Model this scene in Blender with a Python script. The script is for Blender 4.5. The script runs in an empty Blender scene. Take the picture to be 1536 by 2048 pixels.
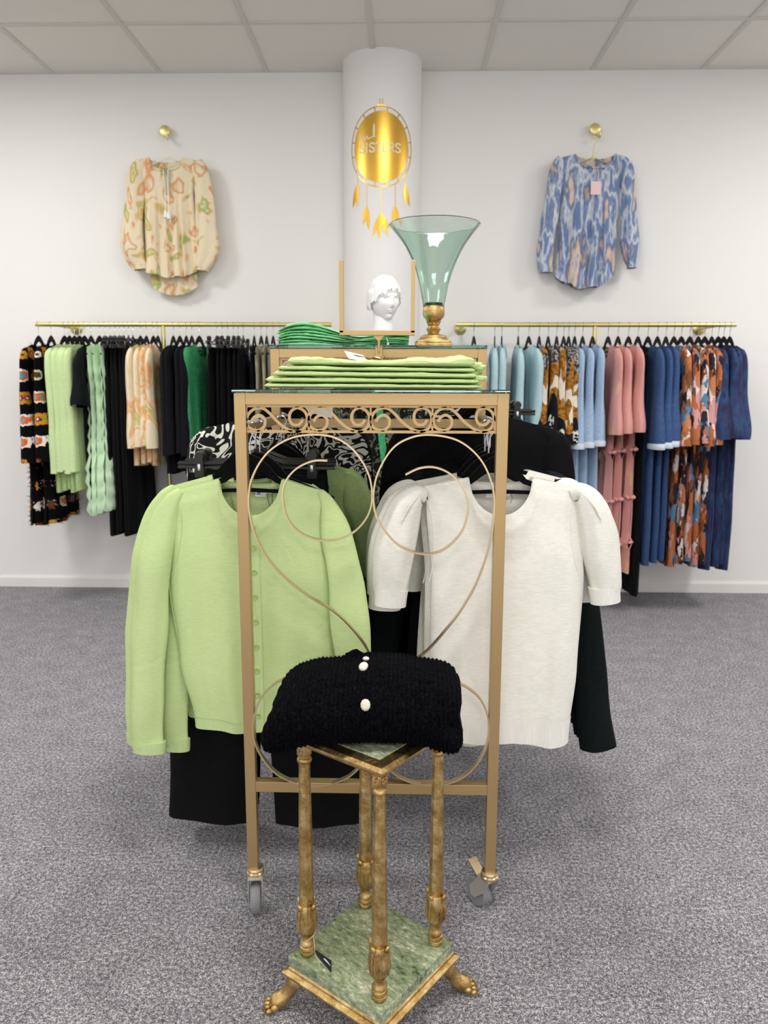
import bpy, bmesh, math, random
from math import sin, cos, pi, radians, sqrt, exp
from mathutils import Vector, Matrix, noise
random.seed(7)
S = bpy.context.scene
COL = S.collection

# ------------------------------------------------------------------ camera
F, PITCH, YAW, ROLL, CH = 1555.64, .1677327, .0248746, .0024411, 1.27094
CEIL, WALL = 2.957, 4.651
cp_, sp_, cy_, sy_ = cos(PITCH), sin(PITCH), cos(YAW), sin(YAW)
fwd = Vector((-sy_*cp_, cy_*cp_, -sp_)); r0 = Vector((cy_, sy_, 0)); u0 = r0.cross(fwd)
rgt = cos(ROLL)*r0 + sin(ROLL)*u0; upv = -sin(ROLL)*r0 + cos(ROLL)*u0
cam = bpy.data.cameras.new('camera'); camo = bpy.data.objects.new('camera', cam); COL.objects.link(camo)
M = Matrix((rgt, upv, -fwd)).transposed().to_4x4(); M.translation = (0, 0, CH); camo.matrix_world = M
cam.sensor_fit = 'HORIZONTAL'; cam.sensor_width = 36; cam.lens = 36*F/1536
cam.clip_start = .05; cam.clip_end = 60
cam.dof.use_dof = True; cam.dof.focus_distance = 1.72; cam.dof.aperture_fstop = 7.5
S.camera = camo

def ray(x, y):
    return rgt*((x-768)/F) - upv*((y-1024)/F) + fwd
def atY(x, y, Y):
    r = ray(x, y); return Vector((0, 0, CH)) + r*(Y/r.y)

# ------------------------------------------------------------------ light, exposure
S.view_settings.view_transform = 'Standard'; S.view_settings.look = 'None'
S.view_settings.exposure = 0.32; S.view_settings.gamma = 1; S.view_settings.use_curve_mapping = False
W = bpy.data.worlds.new('world'); S.world = W; W.use_nodes = True
W.node_tree.nodes['Background'].inputs[0].default_value = (1.0, .99, .98, 1)
W.node_tree.nodes['Background'].inputs[1].default_value = 1.2
GX = -1.97317                       # ceiling grid: one bar at x = GX, tiles of .6 m
LAMP_SPEC = [(-1, 2, 21), (7, 2, 21), (3, 3, 15), (-5, 2, 15), (11, 2, 13), (-1, 6, 17), (3, 6, 18), (7, 6, 17), (-1, 10, 14), (3, 10, 14), (7, 10, 14)]
LAMPS = [(GX+.3+.6*i, WALL-.3-.6*j) for i, j, p in LAMP_SPEC]
for (x, y), (_, _, LP) in zip(LAMPS, LAMP_SPEC):
    l = bpy.data.lights.new('panel_light', 'AREA'); l.shape = 'SQUARE'; l.size = .56; l.energy = LP
    l.color = (1, .985, .965)
    lo = bpy.data.objects.new('panel_light', l); lo.location = (x, y, CEIL-.03); COL.objects.link(lo)

# ------------------------------------------------------------------ helpers
def srgb(c):
    o = []
    for v in c[:3]:
        v /= 255.; o.append(v/12.92 if v <= .04045 else ((v+.055)/1.055)**2.4)
    return (*o, 1)

def mk(name, bm, mat=None, parent=None, smooth=True, loc=None, mods=()):
    me = bpy.data.meshes.new(name)
    bmesh.ops.recalc_face_normals(bm, faces=bm.faces)
    bm.to_mesh(me); bm.free()
    if smooth:
        for p in me.polygons: p.use_smooth = True
        try: me.set_sharp_from_angle(angle=radians(42))
        except Exception: pass
    if mat: me.materials.append(mat)
    o = bpy.data.objects.new(name, me); COL.objects.link(o)
    if parent: o.parent = parent
    if loc is not None: o.location = loc
    return o

def tag(o, label=None, cat=None, group=None, kind=None):
    if label: o['label'] = label
    if cat: o['category'] = cat
    if group: o['group'] = group
    if kind: o['kind'] = kind
    return o

def empty(name, label, cat, loc=(0, 0, 0), rz=0, group=None):
    o = bpy.data.objects.new(name, None); COL.objects.link(o); o.empty_display_size = .05
    o.location = loc; o.rotation_euler = (0, 0, rz)
    return tag(o, label, cat, group)

def copy_tree(o, parent=None):
    c = o.copy(); COL.objects.link(c); c.parent = parent
    for ch in list(o.children): copy_tree(ch, c)
    return c

def box(bm, c, s, rot=None, bev=0):
    r = bmesh.ops.create_cube(bm, size=1)
    m = Matrix.Translation(c) @ (rot.to_4x4() if rot else Matrix.Identity(4)) @ Matrix.Diagonal((*s, 1))
    bmesh.ops.transform(bm, matrix=m, verts=r['verts'])
    if bev:
        es = list({e for v in r['verts'] for e in v.link_edges})
        bmesh.ops.bevel(bm, geom=es, offset=bev, segments=2, affect='EDGES', profile=.6)
    return bm

def tube(bm, pts, r, n=8, cap=True):
    pts = [Vector(p) for p in pts]; rings = []; up = None
    for i, p in enumerate(pts):
        t = (pts[min(i+1, len(pts)-1)] - pts[max(i-1, 0)]).normalized()
        if up is None:
            up = Vector((0, 0, 1)) if abs(t.z) < .9 else Vector((0, 1, 0))
        a = t.cross(up)
        if a.length < 1e-4: a = t.orthogonal()
        a.normalize(); b = a.cross(t).normalized(); up = b
        rr = r[i] if isinstance(r, (list, tuple)) else r
        rings.append([bm.verts.new(p + a*cos(2*pi*k/n)*rr + b*sin(2*pi*k/n)*rr) for k in range(n)])
    for A, B in zip(rings, rings[1:]):
        for k in range(n):
            bm.faces.new((A[k], A[(k+1) % n], B[(k+1) % n], B[k]))
    if cap:
        bm.faces.new(rings[0][::-1]); bm.faces.new(rings[-1])
    return bm

def lathe(bm, prof, c=(0, 0, 0), n=40, cap=True, wob=None):
    rings = []
    for (r, z) in prof:
        ring = []
        for k in range(n):
            a = 2*pi*k/n; rr = r*(1 + (wob(a, z) if wob else 0))
            ring.append(bm.verts.new((c[0]+rr*cos(a), c[1]+rr*sin(a), c[2]+z)))
        rings.append(ring)
    for A, B in zip(rings, rings[1:]):
        for k in range(n):
            bm.faces.new((A[k], A[(k+1) % n], B[(k+1) % n], B[k]))
    if cap:
        bm.faces.new(rings[0][::-1]); bm.faces.new(rings[-1])
    return bm

def crom(pts, n=8, closed=False):
    P = [Vector(p) for p in pts]; out = []
    N = len(P)
    for i in range(N-1):
        p0 = P[max(i-1, 0)]; p1 = P[i]; p2 = P[i+1]; p3 = P[min(i+2, N-1)]
        for k in range(n):
            t = k/n
            out.append(.5*((2*p1)+(p2-p0)*t+(2*p0-5*p1+4*p2-p3)*t*t+(3*p1-p0-3*p2+p3)*t**3))
    out.append(P[-1]); return out

def strip(bm, pts, w, d):
    """flat bar bent in the XZ plane: w wide in the plane, d deep along Y"""
    rows = []
    for i, p in enumerate(pts):
        t = (pts[min(i+1, len(pts)-1)] - pts[max(i-1, 0)]); nrm = Vector((-t.z, 0, t.x)).normalized()
        a, b = p+nrm*w/2, p-nrm*w/2; y = Vector((0, d/2, 0))
        rows.append([bm.verts.new(q) for q in (a-y, b-y, b+y, a+y)])
    for A, B in zip(rows, rows[1:]):
        for k in range(4): bm.faces.new((A[k], A[(k+1) % 4], B[(k+1) % 4], B[k]))
    bm.faces.new(rows[0][::-1]); bm.faces.new(rows[-1])

def prism(bm, pts, y0, y1):
    a = [bm.verts.new((x, y0, z)) for x, z in pts]; b = [bm.verts.new((x, y1, z)) for x, z in pts]
    bm.faces.new(a); bm.faces.new(b[::-1])
    n = len(pts)
    for i in range(n): bm.faces.new((a[i], b[i], b[(i+1) % n], a[(i+1) % n]))

def interp(tab):
    def f(v):
        if v <= tab[0][0]: return tab[0][1]
        for (a, p), (b, q) in zip(tab, tab[1:]):
            if v <= b:
                t = (v-a)/(b-a); t = t*t*(3-2*t)
                return p+(q-p)*t
        return tab[-1][1]
    return f

def nz(x, y, z=0.): return noise.noise(Vector((x, y, z)))
NB = bmesh.new

# ------------------------------------------------------------------ materials
def mat(name, col, rough=.6, metal=0., bump=None, coat=0, sheen=0, spec=.5, alpha=None):
    m = bpy.data.materials.new(name); m.use_nodes = True; nt = m.node_tree
    b = nt.nodes['Principled BSDF']
    b.inputs['Base Color'].default_value = srgb(col); b.inputs['Roughness'].default_value = rough
    b.inputs['Metallic'].default_value = metal; b.inputs['Coat Weight'].default_value = coat
    b.inputs['Sheen Weight'].default_value = sheen; b.inputs['Specular IOR Level'].default_value = spec
    if bump:
        sc, st, dist = bump
        tc = nt.nodes.new('ShaderNodeTexCoord'); n = nt.nodes.new('ShaderNodeTexNoise')
        n.inputs['Scale'].default_value = sc; n.inputs['Detail'].default_value = 4
        bp = nt.nodes.new('ShaderNodeBump'); bp.inputs['Strength'].default_value = st; bp.inputs['Distance'].default_value = dist
        nt.links.new(tc.outputs['Object'], n.inputs['Vector']); nt.links.new(n.outputs['Fac'], bp.inputs['Height'])
        nt.links.new(bp.outputs[0], b.inputs['Normal'])
    return m

class G:
    """tiny node graph helper"""
    def __init__(s, m): s.nt = m.node_tree; s.b = s.nt.nodes['Principled BSDF']
    def n(s, t, **k):
        x = s.nt.nodes.new('ShaderNode'+t)
        for a, v in k.items():
            if hasattr(x, a): setattr(x, a, v)
            else: x.inputs[a.replace('_', ' ')].default_value = v
        return x
    def l(s, a, b): s.nt.links.new(a, b)
    def math(s, op, a, b=None):
        x = s.nt.nodes.new('ShaderNodeMath'); x.operation = op
        for i, v in enumerate((a, b)):
            if v is None: continue
            if isinstance(v, (int, float)): x.inputs[i].default_value = v
            else: s.l(v, x.inputs[i])
        return x.outputs[0]
    def coords(s, scale=(1, 1, 1), rand=False):
        tc = s.n('TexCoord'); mp = s.n('Mapping'); mp.inputs['Scale'].default_value = scale
        s.l(tc.outputs['Object'], mp.inputs['Vector'])
        if rand:
            oi = s.n('ObjectInfo'); cx = s.n('CombineXYZ'); s.l(s.math('MULTIPLY', oi.outputs['Random'], 9.), cx.inputs[0]); s.l(s.math('MULTIPLY', oi.outputs['Random'], 5.), cx.inputs[2])
            s.l(cx.outputs[0], mp.inputs['Location'])
        return mp.outputs[0]
    def ramp(s, fac, stops, mode='LINEAR'):
        r = s.n('ValToRGB'); r.color_ramp.interpolation = mode
        e = r.color_ramp.elements
        while len(e) > 1: e.remove(e[-1])
        e[0].position = stops[0][0]; e[0].color = srgb(stops[0][1])
        for p, c in stops[1:]:
            q = e.new(p); q.color = srgb(c)
        s.l(fac, r.inputs[0]); return r.outputs[0]

def fabric(name, col, col2=None, rough=.9, weave=700, strength=.25, stretch=(1, 1, 4), sheen=.0, spec=.2, crease=0):
    """plain woven or knitted cloth, faint horizontal slub"""
    m = mat(name, col, rough, sheen=sheen, spec=spec); g = G(m)
    v = g.coords(stretch); n1 = g.n('TexNoise', Scale=60., Detail=5.); g.l(v, n1.inputs['Vector'])
    c2 = col2 or tuple(x*.86 for x in col)
    g.l(g.ramp(n1.outputs['Fac'], [(.35, c2), (.62, col)]), g.b.inputs['Base Color'])
    n2 = g.n('TexNoise', Scale=float(weave), Detail=2.); g.l(g.coords(), n2.inputs['Vector'])
    bp = g.n('Bump', Strength=strength, Distance=.002); g.l(n2.outputs['Fac'], bp.inputs['Height'])
    if crease:
        n3 = g.n('TexNoise', Scale=6., Detail=2., Distortion=1.2); g.l(g.coords((1, 1, .8)), n3.inputs['Vector'])
        rd = g.math('ABSOLUTE', g.math('SUBTRACT', n3.outputs['Fac'], .5)); rd = g.math('MINIMUM', rd, .07)
        b2 = g.n('Bump', Strength=crease, Distance=.03); g.l(rd, b2.inputs['Height']); g.l(b2.outputs[0], bp.inputs['Normal'])
    g.l(bp.outputs[0], g.b.inputs['Normal'])
    return m

def printed(name, stops, scale=8., stretch=(1, 1, 1), kind='noise', detail=2., dist=0., mode='CONSTANT', rough=.85, rand=True):
    m = mat(name, (128, 128, 128), rough, spec=.2); g = G(m); v = g.coords(stretch, rand)
    if kind == 'noise':
        t = g.n('TexNoise', Scale=scale, Detail=detail, Distortion=dist); g.l(v, t.inputs['Vector']); f = t.outputs['Fac']
    elif kind == 'voronoi':
        n = g.n('TexNoise', Scale=scale*1.5, Detail=2.); g.l(v, n.inputs['Vector'])
        mx = g.n('VectorMath', operation='ADD'); sc = g.n('VectorMath', operation='SCALE'); sc.inputs['Scale'].default_value = dist
        g.l(n.outputs['Color'], sc.inputs[0]); g.l(v, mx.inputs[0]); g.l(sc.outputs[0], mx.inputs[1])
        t = g.n('TexVoronoi', Scale=scale); g.l(mx.outputs[0], t.inputs['Vector'])
        sp = g.n('SeparateColor'); g.l(t.outputs['Color'], sp.inputs[0]); f = sp.outputs[0]
    else:
        t = g.n('TexWave', Scale=scale, Distortion=dist, Detail=detail, wave_type='RINGS'); g.l(v, t.inputs['Vector']); f = t.outputs['Fac']
    g.l(g.ramp(f, stops, mode), g.b.inputs['Base Color'])
    return m

MAT = {}
MAT['wall'] = mat('wall_paint', (238, 236, 233), .85, bump=(90, .06, .002))
MAT['column'] = mat('column_paint', (240, 238, 236), .7, bump=(70, .05, .002))
MAT['ceiling'] = mat('ceiling_tile', (236, 232, 226), .95, bump=(260, .15, .002))
MAT['grid'] = mat('ceiling_grid_paint', (216, 213, 206), .7)
MAT['base'] = mat('baseboard_paint', (236, 234, 229), .5)
def carpet():
    m = mat('carpet', (125, 122, 126), .97, spec=.1); g = G(m)
    v = g.coords(); n1 = g.n('TexNoise', Scale=300., Detail=3., Roughness=.7); g.l(v, n1.inputs['Vector'])
    n2 = g.n('TexNoise', Scale=12., Detail=4.); g.l(v, n2.inputs['Vector'])
    vv = g.coords((1, 1, 1)); n3 = g.n('TexNoise', Scale=110., Detail=2.); g.l(vv, n3.inputs['Vector'])
    s = g.math('ADD', g.math('MULTIPLY', n1.outputs['Fac'], .66), g.math('ADD', g.math('MULTIPLY', n3.outputs['Fac'], .28), g.math('MULTIPLY', n2.outputs['Fac'], .06)))
    g.l(g.ramp(s, [(.38, (62, 61, 65)), (.5, (136, 134, 139)), (.61, (226, 224, 228))]), g.b.inputs['Base Color'])
    bp = g.n('Bump', Strength=.7, Distance=.004); g.l(n1.outputs['Fac'], bp.inputs['Height']); g.l(bp.outputs[0], g.b.inputs['Normal'])
    return m
MAT['carpet'] = carpet()
MAT['rackgold'] = mat('gold_paint_steel', (190, 160, 114), .38, .7, bump=(160, .04, .001))
MAT['bargold'] = mat('champagne_gold_bar', (212, 190, 152), .28, .85)
MAT['brass'] = mat('brushed_brass_rail', (222, 210, 142), .34, .8)
MAT['foil'] = mat('gold_foil', (224, 178, 78), .3, .95)
MAT['foil'].node_tree.nodes['Principled BSDF'].inputs['Anisotropic'].default_value = .5
MAT['letter'] = mat('pale_letter_film', (244, 232, 200), .5)
MAT['steel'] = mat('polished_steel_wire', (200, 200, 205), .25, 1.)
MAT['grip'] = mat('grey_rubber_tyre', (140, 140, 142), .6)
MAT['zinc'] = mat('zinc_plate', (196, 192, 182), .45, .5)
MAT['blackp'] = mat('black_plastic', (12, 12, 13), .35)
MAT['velvet'] = mat('black_velvet', (7, 7, 8), .9, sheen=.1, spec=.1)
MAT['whitewire'] = mat('cream_coated_wire', (236, 234, 214), .4)
MAT['mannequin'] = mat('matt_white_mannequin', (246, 245, 243), .55)
MAT['label'] = fabric('white_woven_label', (238, 238, 236), weave=900)
MAT['card'] = mat('black_tag_card', (22, 23, 25), .5)
MAT['paper'] = mat('white_tag_paper', (240, 240, 238), .6)
MAT['cord'] = mat('cream_cord', (196, 180, 140), .8)
MAT['ink'] = mat('grey_print_ink', (70, 72, 78), .7)
MAT['pearl'] = mat('carved_ivory_button', (232, 224, 208), .32, .25, bump=(420, .8, .002))

def leafgold():
    m = mat('gold_leaf', (192, 146, 72), .3, 1.); g = G(m); v = g.coords()
    n = g.n('TexNoise', Scale=38., Detail=8., Roughness=.65); g.l(v, n.inputs['Vector'])
    w = g.n('TexVoronoi', Scale=60., feature='DISTANCE_TO_EDGE'); g.l(v, w.inputs['Vector'])
    g.l(g.ramp(n.outputs['Fac'], [(.3, (150, 118, 70)), (.5, (202, 168, 108)), (.68, (234, 212, 160))]), g.b.inputs['Base Color'])
    h = g.math('ADD', n.outputs['Fac'], g.math('MULTIPLY', g.math('LESS_THAN', w.outputs['Distance'], .06), .25))
    bp = g.n('Bump', Strength=.85, Distance=.004); g.l(h, bp.inputs['Height']); g.l(bp.outputs[0], g.b.inputs['Normal'])
    return m
MAT['leaf'] = leafgold()
def marble():
    m = mat('green_marble', (120, 140, 100), .22, coat=.2); g = G(m)
    v = g.coords((2.6, 1, 2)); n = g.n('TexNoise', Scale=48., Detail=9., Roughness=.75, Distortion=.2); g.l(v, n.inputs['Vector'])
    v2 = g.coords((2.2, .7, 2)); n2 = g.n('TexNoise', Scale=5., Detail=3.); g.l(v2, n2.inputs['Vector'])
    s = g.math('ADD', g.math('MULTIPLY', n.outputs['Fac'], .68), g.math('MULTIPLY', n2.outputs['Fac'], .32))
    g.l(g.ramp(s, [(.36, (58, 68, 50)), (.43, (112, 126, 96)), (.51, (150, 162, 130)), (.56, (178, 186, 158)), (.6, (222, 224, 204))]), g.b.inputs['Base Color'])
    return m
MAT['marble'] = marble()
def glass(name, tint, dens, rough=.0, ior=1.5):
    m = bpy.data.materials.new(name); m.use_nodes = True; nt = m.node_tree; b = nt.nodes['Principled BSDF']
    b.inputs['Base Color'].default_value = (1, 1, 1, 1); b.inputs['Roughness'].default_value = rough
    b.inputs['Transmission Weight'].default_value = 1; b.inputs['IOR'].default_value = ior
    va = nt.nodes.new('ShaderNodeVolumeAbsorption'); va.inputs['Color'].default_value = srgb(tint); va.inputs['Density'].default_value = dens
    nt.links.new(va.outputs[0], nt.nodes['Material Output'].inputs['Volume'])
    return m
MAT['shelfglass'] = glass('shelf_glass', (110, 205, 185), 2.6)
MAT['vase'] = glass('sea_green_glass', (70, 190, 152), 95, .02, 1.35)
def knit():
    m = mat('chunky_black_wool', (8, 9, 13), .97, spec=.06); g = G(m); v = g.coords()
    n = g.n('TexNoise', Scale=210., Detail=4.); g.l(v, n.inputs['Vector'])
    g.l(g.ramp(n.outputs['Fac'], [(.4, (3, 3, 5)), (.6, (12, 13, 18)), (.75, (24, 26, 34))]), g.b.inputs['Base Color'])
    bp = g.n('Bump', Strength=.9, Distance=.004); g.l(n.outputs['Fac'], bp.inputs['Height']); g.l(bp.outputs[0], g.b.inputs['Normal'])
    return m
MAT['knit'] = knit()
def crochet():
    m = mat('granny_square_crochet', (10, 10, 12), .95, spec=.1); g = G(m)
    tc = g.n('TexCoord'); sp = g.n('SeparateXYZ'); g.l(tc.outputs['Object'], sp.inputs[0])
    px = g.math('ADD', g.math('DIVIDE', g.math('ADD', sp.outputs[0], g.math('MULTIPLY', sp.outputs[1], 1.25)), .115), .72); py = g.math('DIVIDE', sp.outputs[2], .118)
    fx = g.math('FLOOR', px); fy = g.math('FLOOR', py)
    ax = g.math('ABSOLUTE', g.math('SUBTRACT', g.math('SUBTRACT', px, fx), .5)); ay = g.math('ABSOLUTE', g.math('SUBTRACT', g.math('SUBTRACT', py, fy), .5))
    d = g.math('ADD', g.math('MULTIPLY', g.math('MAXIMUM', ax, ay), 1.1), g.math('MULTIPLY', g.math('ADD', ax, ay), .45))
    n = g.n('TexNoise', Scale=70., Detail=2.); g.l(tc.outputs['Object'], n.inputs['Vector'])
    d = g.math('ADD', d, g.math('MULTIPLY', g.math('SUBTRACT', n.outputs['Fac'], .5), .28))
    cx = g.n('CombineXYZ'); g.l(fx, cx.inputs[0]); g.l(fy, cx.inputs[1])
    oi = g.n('ObjectInfo'); g.l(oi.outputs['Random'], cx.inputs[2]); wn = g.n('TexWhiteNoise'); wn.noise_dimensions = '3D'; g.l(cx.outputs[0], wn.inputs['Vector'])
    A = g.ramp(d, [(0, (40, 180, 210)), (.13, (222, 110, 50)), (.3, (236, 228, 218)), (.44, (10, 10, 12))], 'CONSTANT')
    B = g.ramp(d, [(0, (230, 190, 210)), (.1, (150, 30, 50)), (.2, (170, 160, 50)), (.34, (224, 130, 40)), (.46, (10, 10, 12))], 'CONSTANT')
    C = g.ramp(d, [(0, (90, 70, 30)), (.2, (226, 222, 208)), (.36, (10, 10, 12))], 'CONSTANT')
    D = g.ramp(d, [(0, (40, 160, 180)), (.12, (170, 30, 60)), (.26, (90, 60, 40)), (.38, (10, 10, 12))], 'CONSTANT')
    def mix(f, a, b):
        x = g.n('Mix'); x.data_type = 'RGBA'; g.l(f, x.inputs[0]); g.l(a, x.inputs[6]); g.l(b, x.inputs[7]); return x.outputs[2]
    w = wn.outputs['Value']
    o = mix(g.math('GREATER_THAN', w, .3), A, B); o = mix(g.math('GREATER_THAN', w, .6), o, C); o = mix(g.math('GREATER_THAN', w, .8), o, D)
    g.l(o, g.b.inputs['Base Color'])
    bp = g.n('Bump', Strength=.9, Distance=.006); g.l(n.outputs['Fac'], bp.inputs['Height']); g.l(bp.outputs[0], g.b.inputs['Normal'])
    return m
MAT['crochet'] = crochet()
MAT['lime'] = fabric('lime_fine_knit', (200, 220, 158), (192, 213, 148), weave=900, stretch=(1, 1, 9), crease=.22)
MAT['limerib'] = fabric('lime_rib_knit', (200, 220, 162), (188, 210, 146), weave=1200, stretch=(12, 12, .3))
MAT['limeshade'] = fabric('lime_knit_shade_tone', (176, 200, 136), (164, 188, 122), weave=900)  # lime knit darkened; the shade further down the rack is in the colour
MAT['white'] = fabric('white_fine_knit', (242, 240, 231), (232, 230, 220), weave=900, stretch=(1, 1, 8), crease=.2)
MAT['whiterib'] = fabric('white_rib_knit', (242, 240, 234), (232, 230, 222), weave=1200, stretch=(12, 12, .3))
MAT['green'] = fabric('emerald_jersey', (156, 228, 174), (140, 218, 160), weave=600)
MAT['mintlime'] = fabric('pale_lime_linen', (206, 226, 172), (194, 218, 158), weave=500)
MAT['tulle'] = fabric('mint_tulle', (216, 242, 208), (202, 236, 194), weave=500, stretch=(12, 12, 1))
MAT['tulle'].node_tree.nodes['Principled BSDF'].inputs['Alpha'].default_value = .9
MAT['black'] = fabric('black_cloth', (11, 11, 13), (7, 7, 9), weave=500)
MAT['navyblack'] = fabric('blue_black_cloth', (18, 19, 26), (12, 13, 18), weave=500)
MAT['pine'] = fabric('pine_black_cloth', (10, 20, 20), (7, 13, 14), weave=500)
MAT['emerald'] = fabric('emerald_satin', (74, 168, 112), (44, 132, 84), rough=.5, weave=300, strength=.05, stretch=(3, 3, 1))
MAT['beige'] = printed('beige_floral_cotton', [(.3, (232, 216, 184)), (.46, (238, 222, 190)), (.54, (226, 168, 110)), (.6, (236, 216, 176)), (.68, (170, 178, 104)), (.76, (226, 206, 150))], 7., (1, 1, .7), detail=3., dist=1.2, mode='LINEAR')
MAT['cream'] = printed('cream_watercolour_floral_cotton', [(.0, (226, 212, 176)), (.28, (232, 220, 192)), (.36, (216, 154, 104)), (.41, (230, 216, 184)), (.54, (232, 218, 188)), (.60, (214, 178, 116)), (.63, (150, 184, 122)), (.67, (222, 212, 160)), (.72, (220, 148, 96)), (.8, (238, 226, 202))], 10.5, (1, 1, .8), detail=1.5, dist=.5, mode='LINEAR', rand=False)
MAT['ikat'] = printed('blue_ikat_cotton', [(.0, (96, 116, 158)), (.38, (112, 132, 172)), (.45, (208, 212, 216)), (.50, (128, 146, 182)), (.55, (106, 124, 162)), (.595, (204, 180, 162)), (.66, (218, 204, 190)), (.74, (116, 132, 170))], 17., (1, 1, .3), detail=6., dist=.15, mode='LINEAR', rand=False)
MAT['taupe'] = printed('grey_beige_print', [(0, (90, 88, 78)), (.45, (150, 144, 122)), (.6, (196, 190, 164))], 16., (1, 1, .5), mode='LINEAR')
MAT['aqua'] = fabric('pale_aqua_denim', (182, 210, 216), (170, 200, 208), weave=400)
MAT['sky'] = fabric('light_blue_denim', (168, 190, 214), (152, 176, 204), weave=400)
MAT['denim'] = fabric('mid_blue_denim', (66, 92, 136), (54, 78, 122), weave=400)
MAT['fray'] = mat('frayed_cotton_edge', (206, 216, 226), .95, spec=.1)
MAT['pink'] = printed('dusty_rose_foil_print', [(0, (206, 146, 142)), (.56, (214, 156, 150)), (.63, (230, 192, 144)), (.69, (212, 152, 148))], 9., (1, 1, .35), detail=3., mode='LINEAR')
MAT['multi'] = printed('rust_blue_brush_print', [(0, (46, 38, 46)), (.2, (182, 108, 66)), (.36, (126, 80, 54)), (.5, (228, 216, 210)), (.62, (84, 130, 164)), (.75, (208, 152, 150)), (.88, (198, 126, 84))], 36., (1, 1, .36), 'voronoi', dist=.05)
MAT['navy'] = printed('navy_tie_dye_cotton', [(.3, (38, 42, 70)), (.5, (54, 62, 98)), (.6, (48, 76, 116)), (.7, (40, 46, 78))], 26., (1, 1, .4), detail=4., mode='LINEAR')
MAT['acanthus'] = printed('black_white_flourish_knit', [(0, (22, 24, 24)), (.40, (226, 224, 214)), (.455, (22, 24, 24)), (.53, (226, 224, 214)), (.60, (22, 24, 24))], 9., (1, 1, .8), detail=1., dist=2.6, rand=False)
MAT['leafprint'] = printed('black_grey_leaf_print', [(0, (10, 12, 10)), (.54, (116, 118, 100)), (.6, (18, 22, 18)), (.66, (90, 100, 84))], 22., (1, 1, .8), detail=5., dist=1.4, rand=False)
def banded():
    m = mat('autumn_banded_print', (128, 128, 128), .85, spec=.2); g = G(m); tc = g.n('TexCoord'); sp = g.n('SeparateXYZ'); g.l(tc.outputs['Object'], sp.inputs[0])
    n = g.n('TexNoise', Scale=9., Detail=2.); g.l(g.coords((1, 1, .4), True), n.inputs['Vector'])
    n2 = g.n('TexNoise', Scale=60., Detail=3.); g.l(g.coords((1, 1, 1), True), n2.inputs['Vector'])
    z = g.math('ADD', g.math('MULTIPLY', sp.outputs[2], -1.), g.math('MULTIPLY', g.math('SUBTRACT', n.outputs['Fac'], .5), .75))
    top = g.ramp(n2.outputs['Fac'], [(.4, (44, 50, 60)), (.5, (140, 136, 134)), (.6, (190, 170, 160))], 'CONSTANT')
    must = g.ramp(n2.outputs['Fac'], [(.4, (120, 76, 24)), (.55, (176, 124, 50))])
    wh = g.ramp(n2.outputs['Fac'], [(.3, (222, 210, 192)), (.6, (234, 224, 208))])
    bl = g.ramp(n2.outputs['Fac'], [(.5, (14, 14, 18)), (.68, (20, 20, 24))])
    tip = g.ramp(n2.outputs['Fac'], [(.44, (14, 14, 18)), (.5, (226, 224, 218))], 'CONSTANT')
    def mix(th, a, b):
        x = g.n('Mix'); x.data_type = 'RGBA'; g.l(g.math('GREATER_THAN', z, th), x.inputs[0]); g.l(a, x.inputs[6]); g.l(b, x.inputs[7]); return x.outputs[2]
    o = mix(.25, top, must); o = mix(.36, o, wh); o = mix(.42, o, must); o = mix(.5, o, bl); o = mix(.62, o, tip)
    g.l(o, g.b.inputs['Base Color']); return m
MAT['banded'] = banded()

# ------------------------------------------------------------------ room
X0, X1, Y0 = -6.6, 5.4, -3.6
GX = -1.97317
def struct(name, bm, m, smooth=False):
    return tag(mk(name, bm, m, smooth=smooth), kind='structure')
b = NB(); box(b, ((X0+X1)/2, (Y0+WALL)/2, -.05), (X1-X0, WALL-Y0, .1)); struct('floor', b, MAT['carpet'])
b = NB(); box(b, ((X0+X1)/2, WALL+.06, CEIL/2), (X1-X0+.2, .12, CEIL+.2)); struct('wall_back', b, MAT['wall'])
b = NB(); box(b, (X0-.06, (Y0+WALL)/2, CEIL/2), (.12, WALL-Y0, CEIL+.2)); struct('wall_left', b, MAT['wall'])
b = NB(); box(b, (X1+.06, (Y0+WALL)/2, CEIL/2), (.12, WALL-Y0, CEIL+.2)); struct('wall_right', b, MAT['wall'])
b = NB(); box(b, ((X0+X1)/2, (Y0+WALL)/2, CEIL+.06), (X1-X0, WALL-Y0, .1)); 
for i in range(-8, 14):
    for j in range(0, 14):
        x = GX+.6*i+.3; y = WALL-.6*j-.3
        if not (X0 < x < X1 and y > Y0): continue
        if any(abs(x-lx) < .25 and abs(y-ly) < .25 for lx, ly in LAMPS): continue
        box(b, (x, y, CEIL+.012), (.581, .581, .014), bev=.003)
struct('ceiling', b, MAT['ceiling'])
b = NB()
for i in range(-8, 14):
    x = GX+.6*i
    if X0 < x < X1: box(b, (x, (Y0+WALL)/2, CEIL+.004), (.024, WALL-Y0, .012))
for j in range(0, 14):
    y = WALL-.6*j
    if y > Y0: box(b, ((X0+X1)/2, y, CEIL+.004), (X1-X0, .024, .0115))
struct('trim_1', b, MAT['grid'])
b = NB()
prism_pts = [(0, 0), (.014, 0), (.014, .055), (.009, .066), (0, .066)]
A = [b.verts.new((X0, WALL-d, z)) for d, z in prism_pts]; B = [b.verts.new((X1, WALL-d, z)) for d, z in prism_pts]
b.faces.new(A); b.faces.new(B[::-1])
for i in range(5): b.faces.new((A[i], B[i], B[(i+1) % 5], A[(i+1) % 5]))
struct('baseboard_back', b, MAT['base'])
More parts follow.
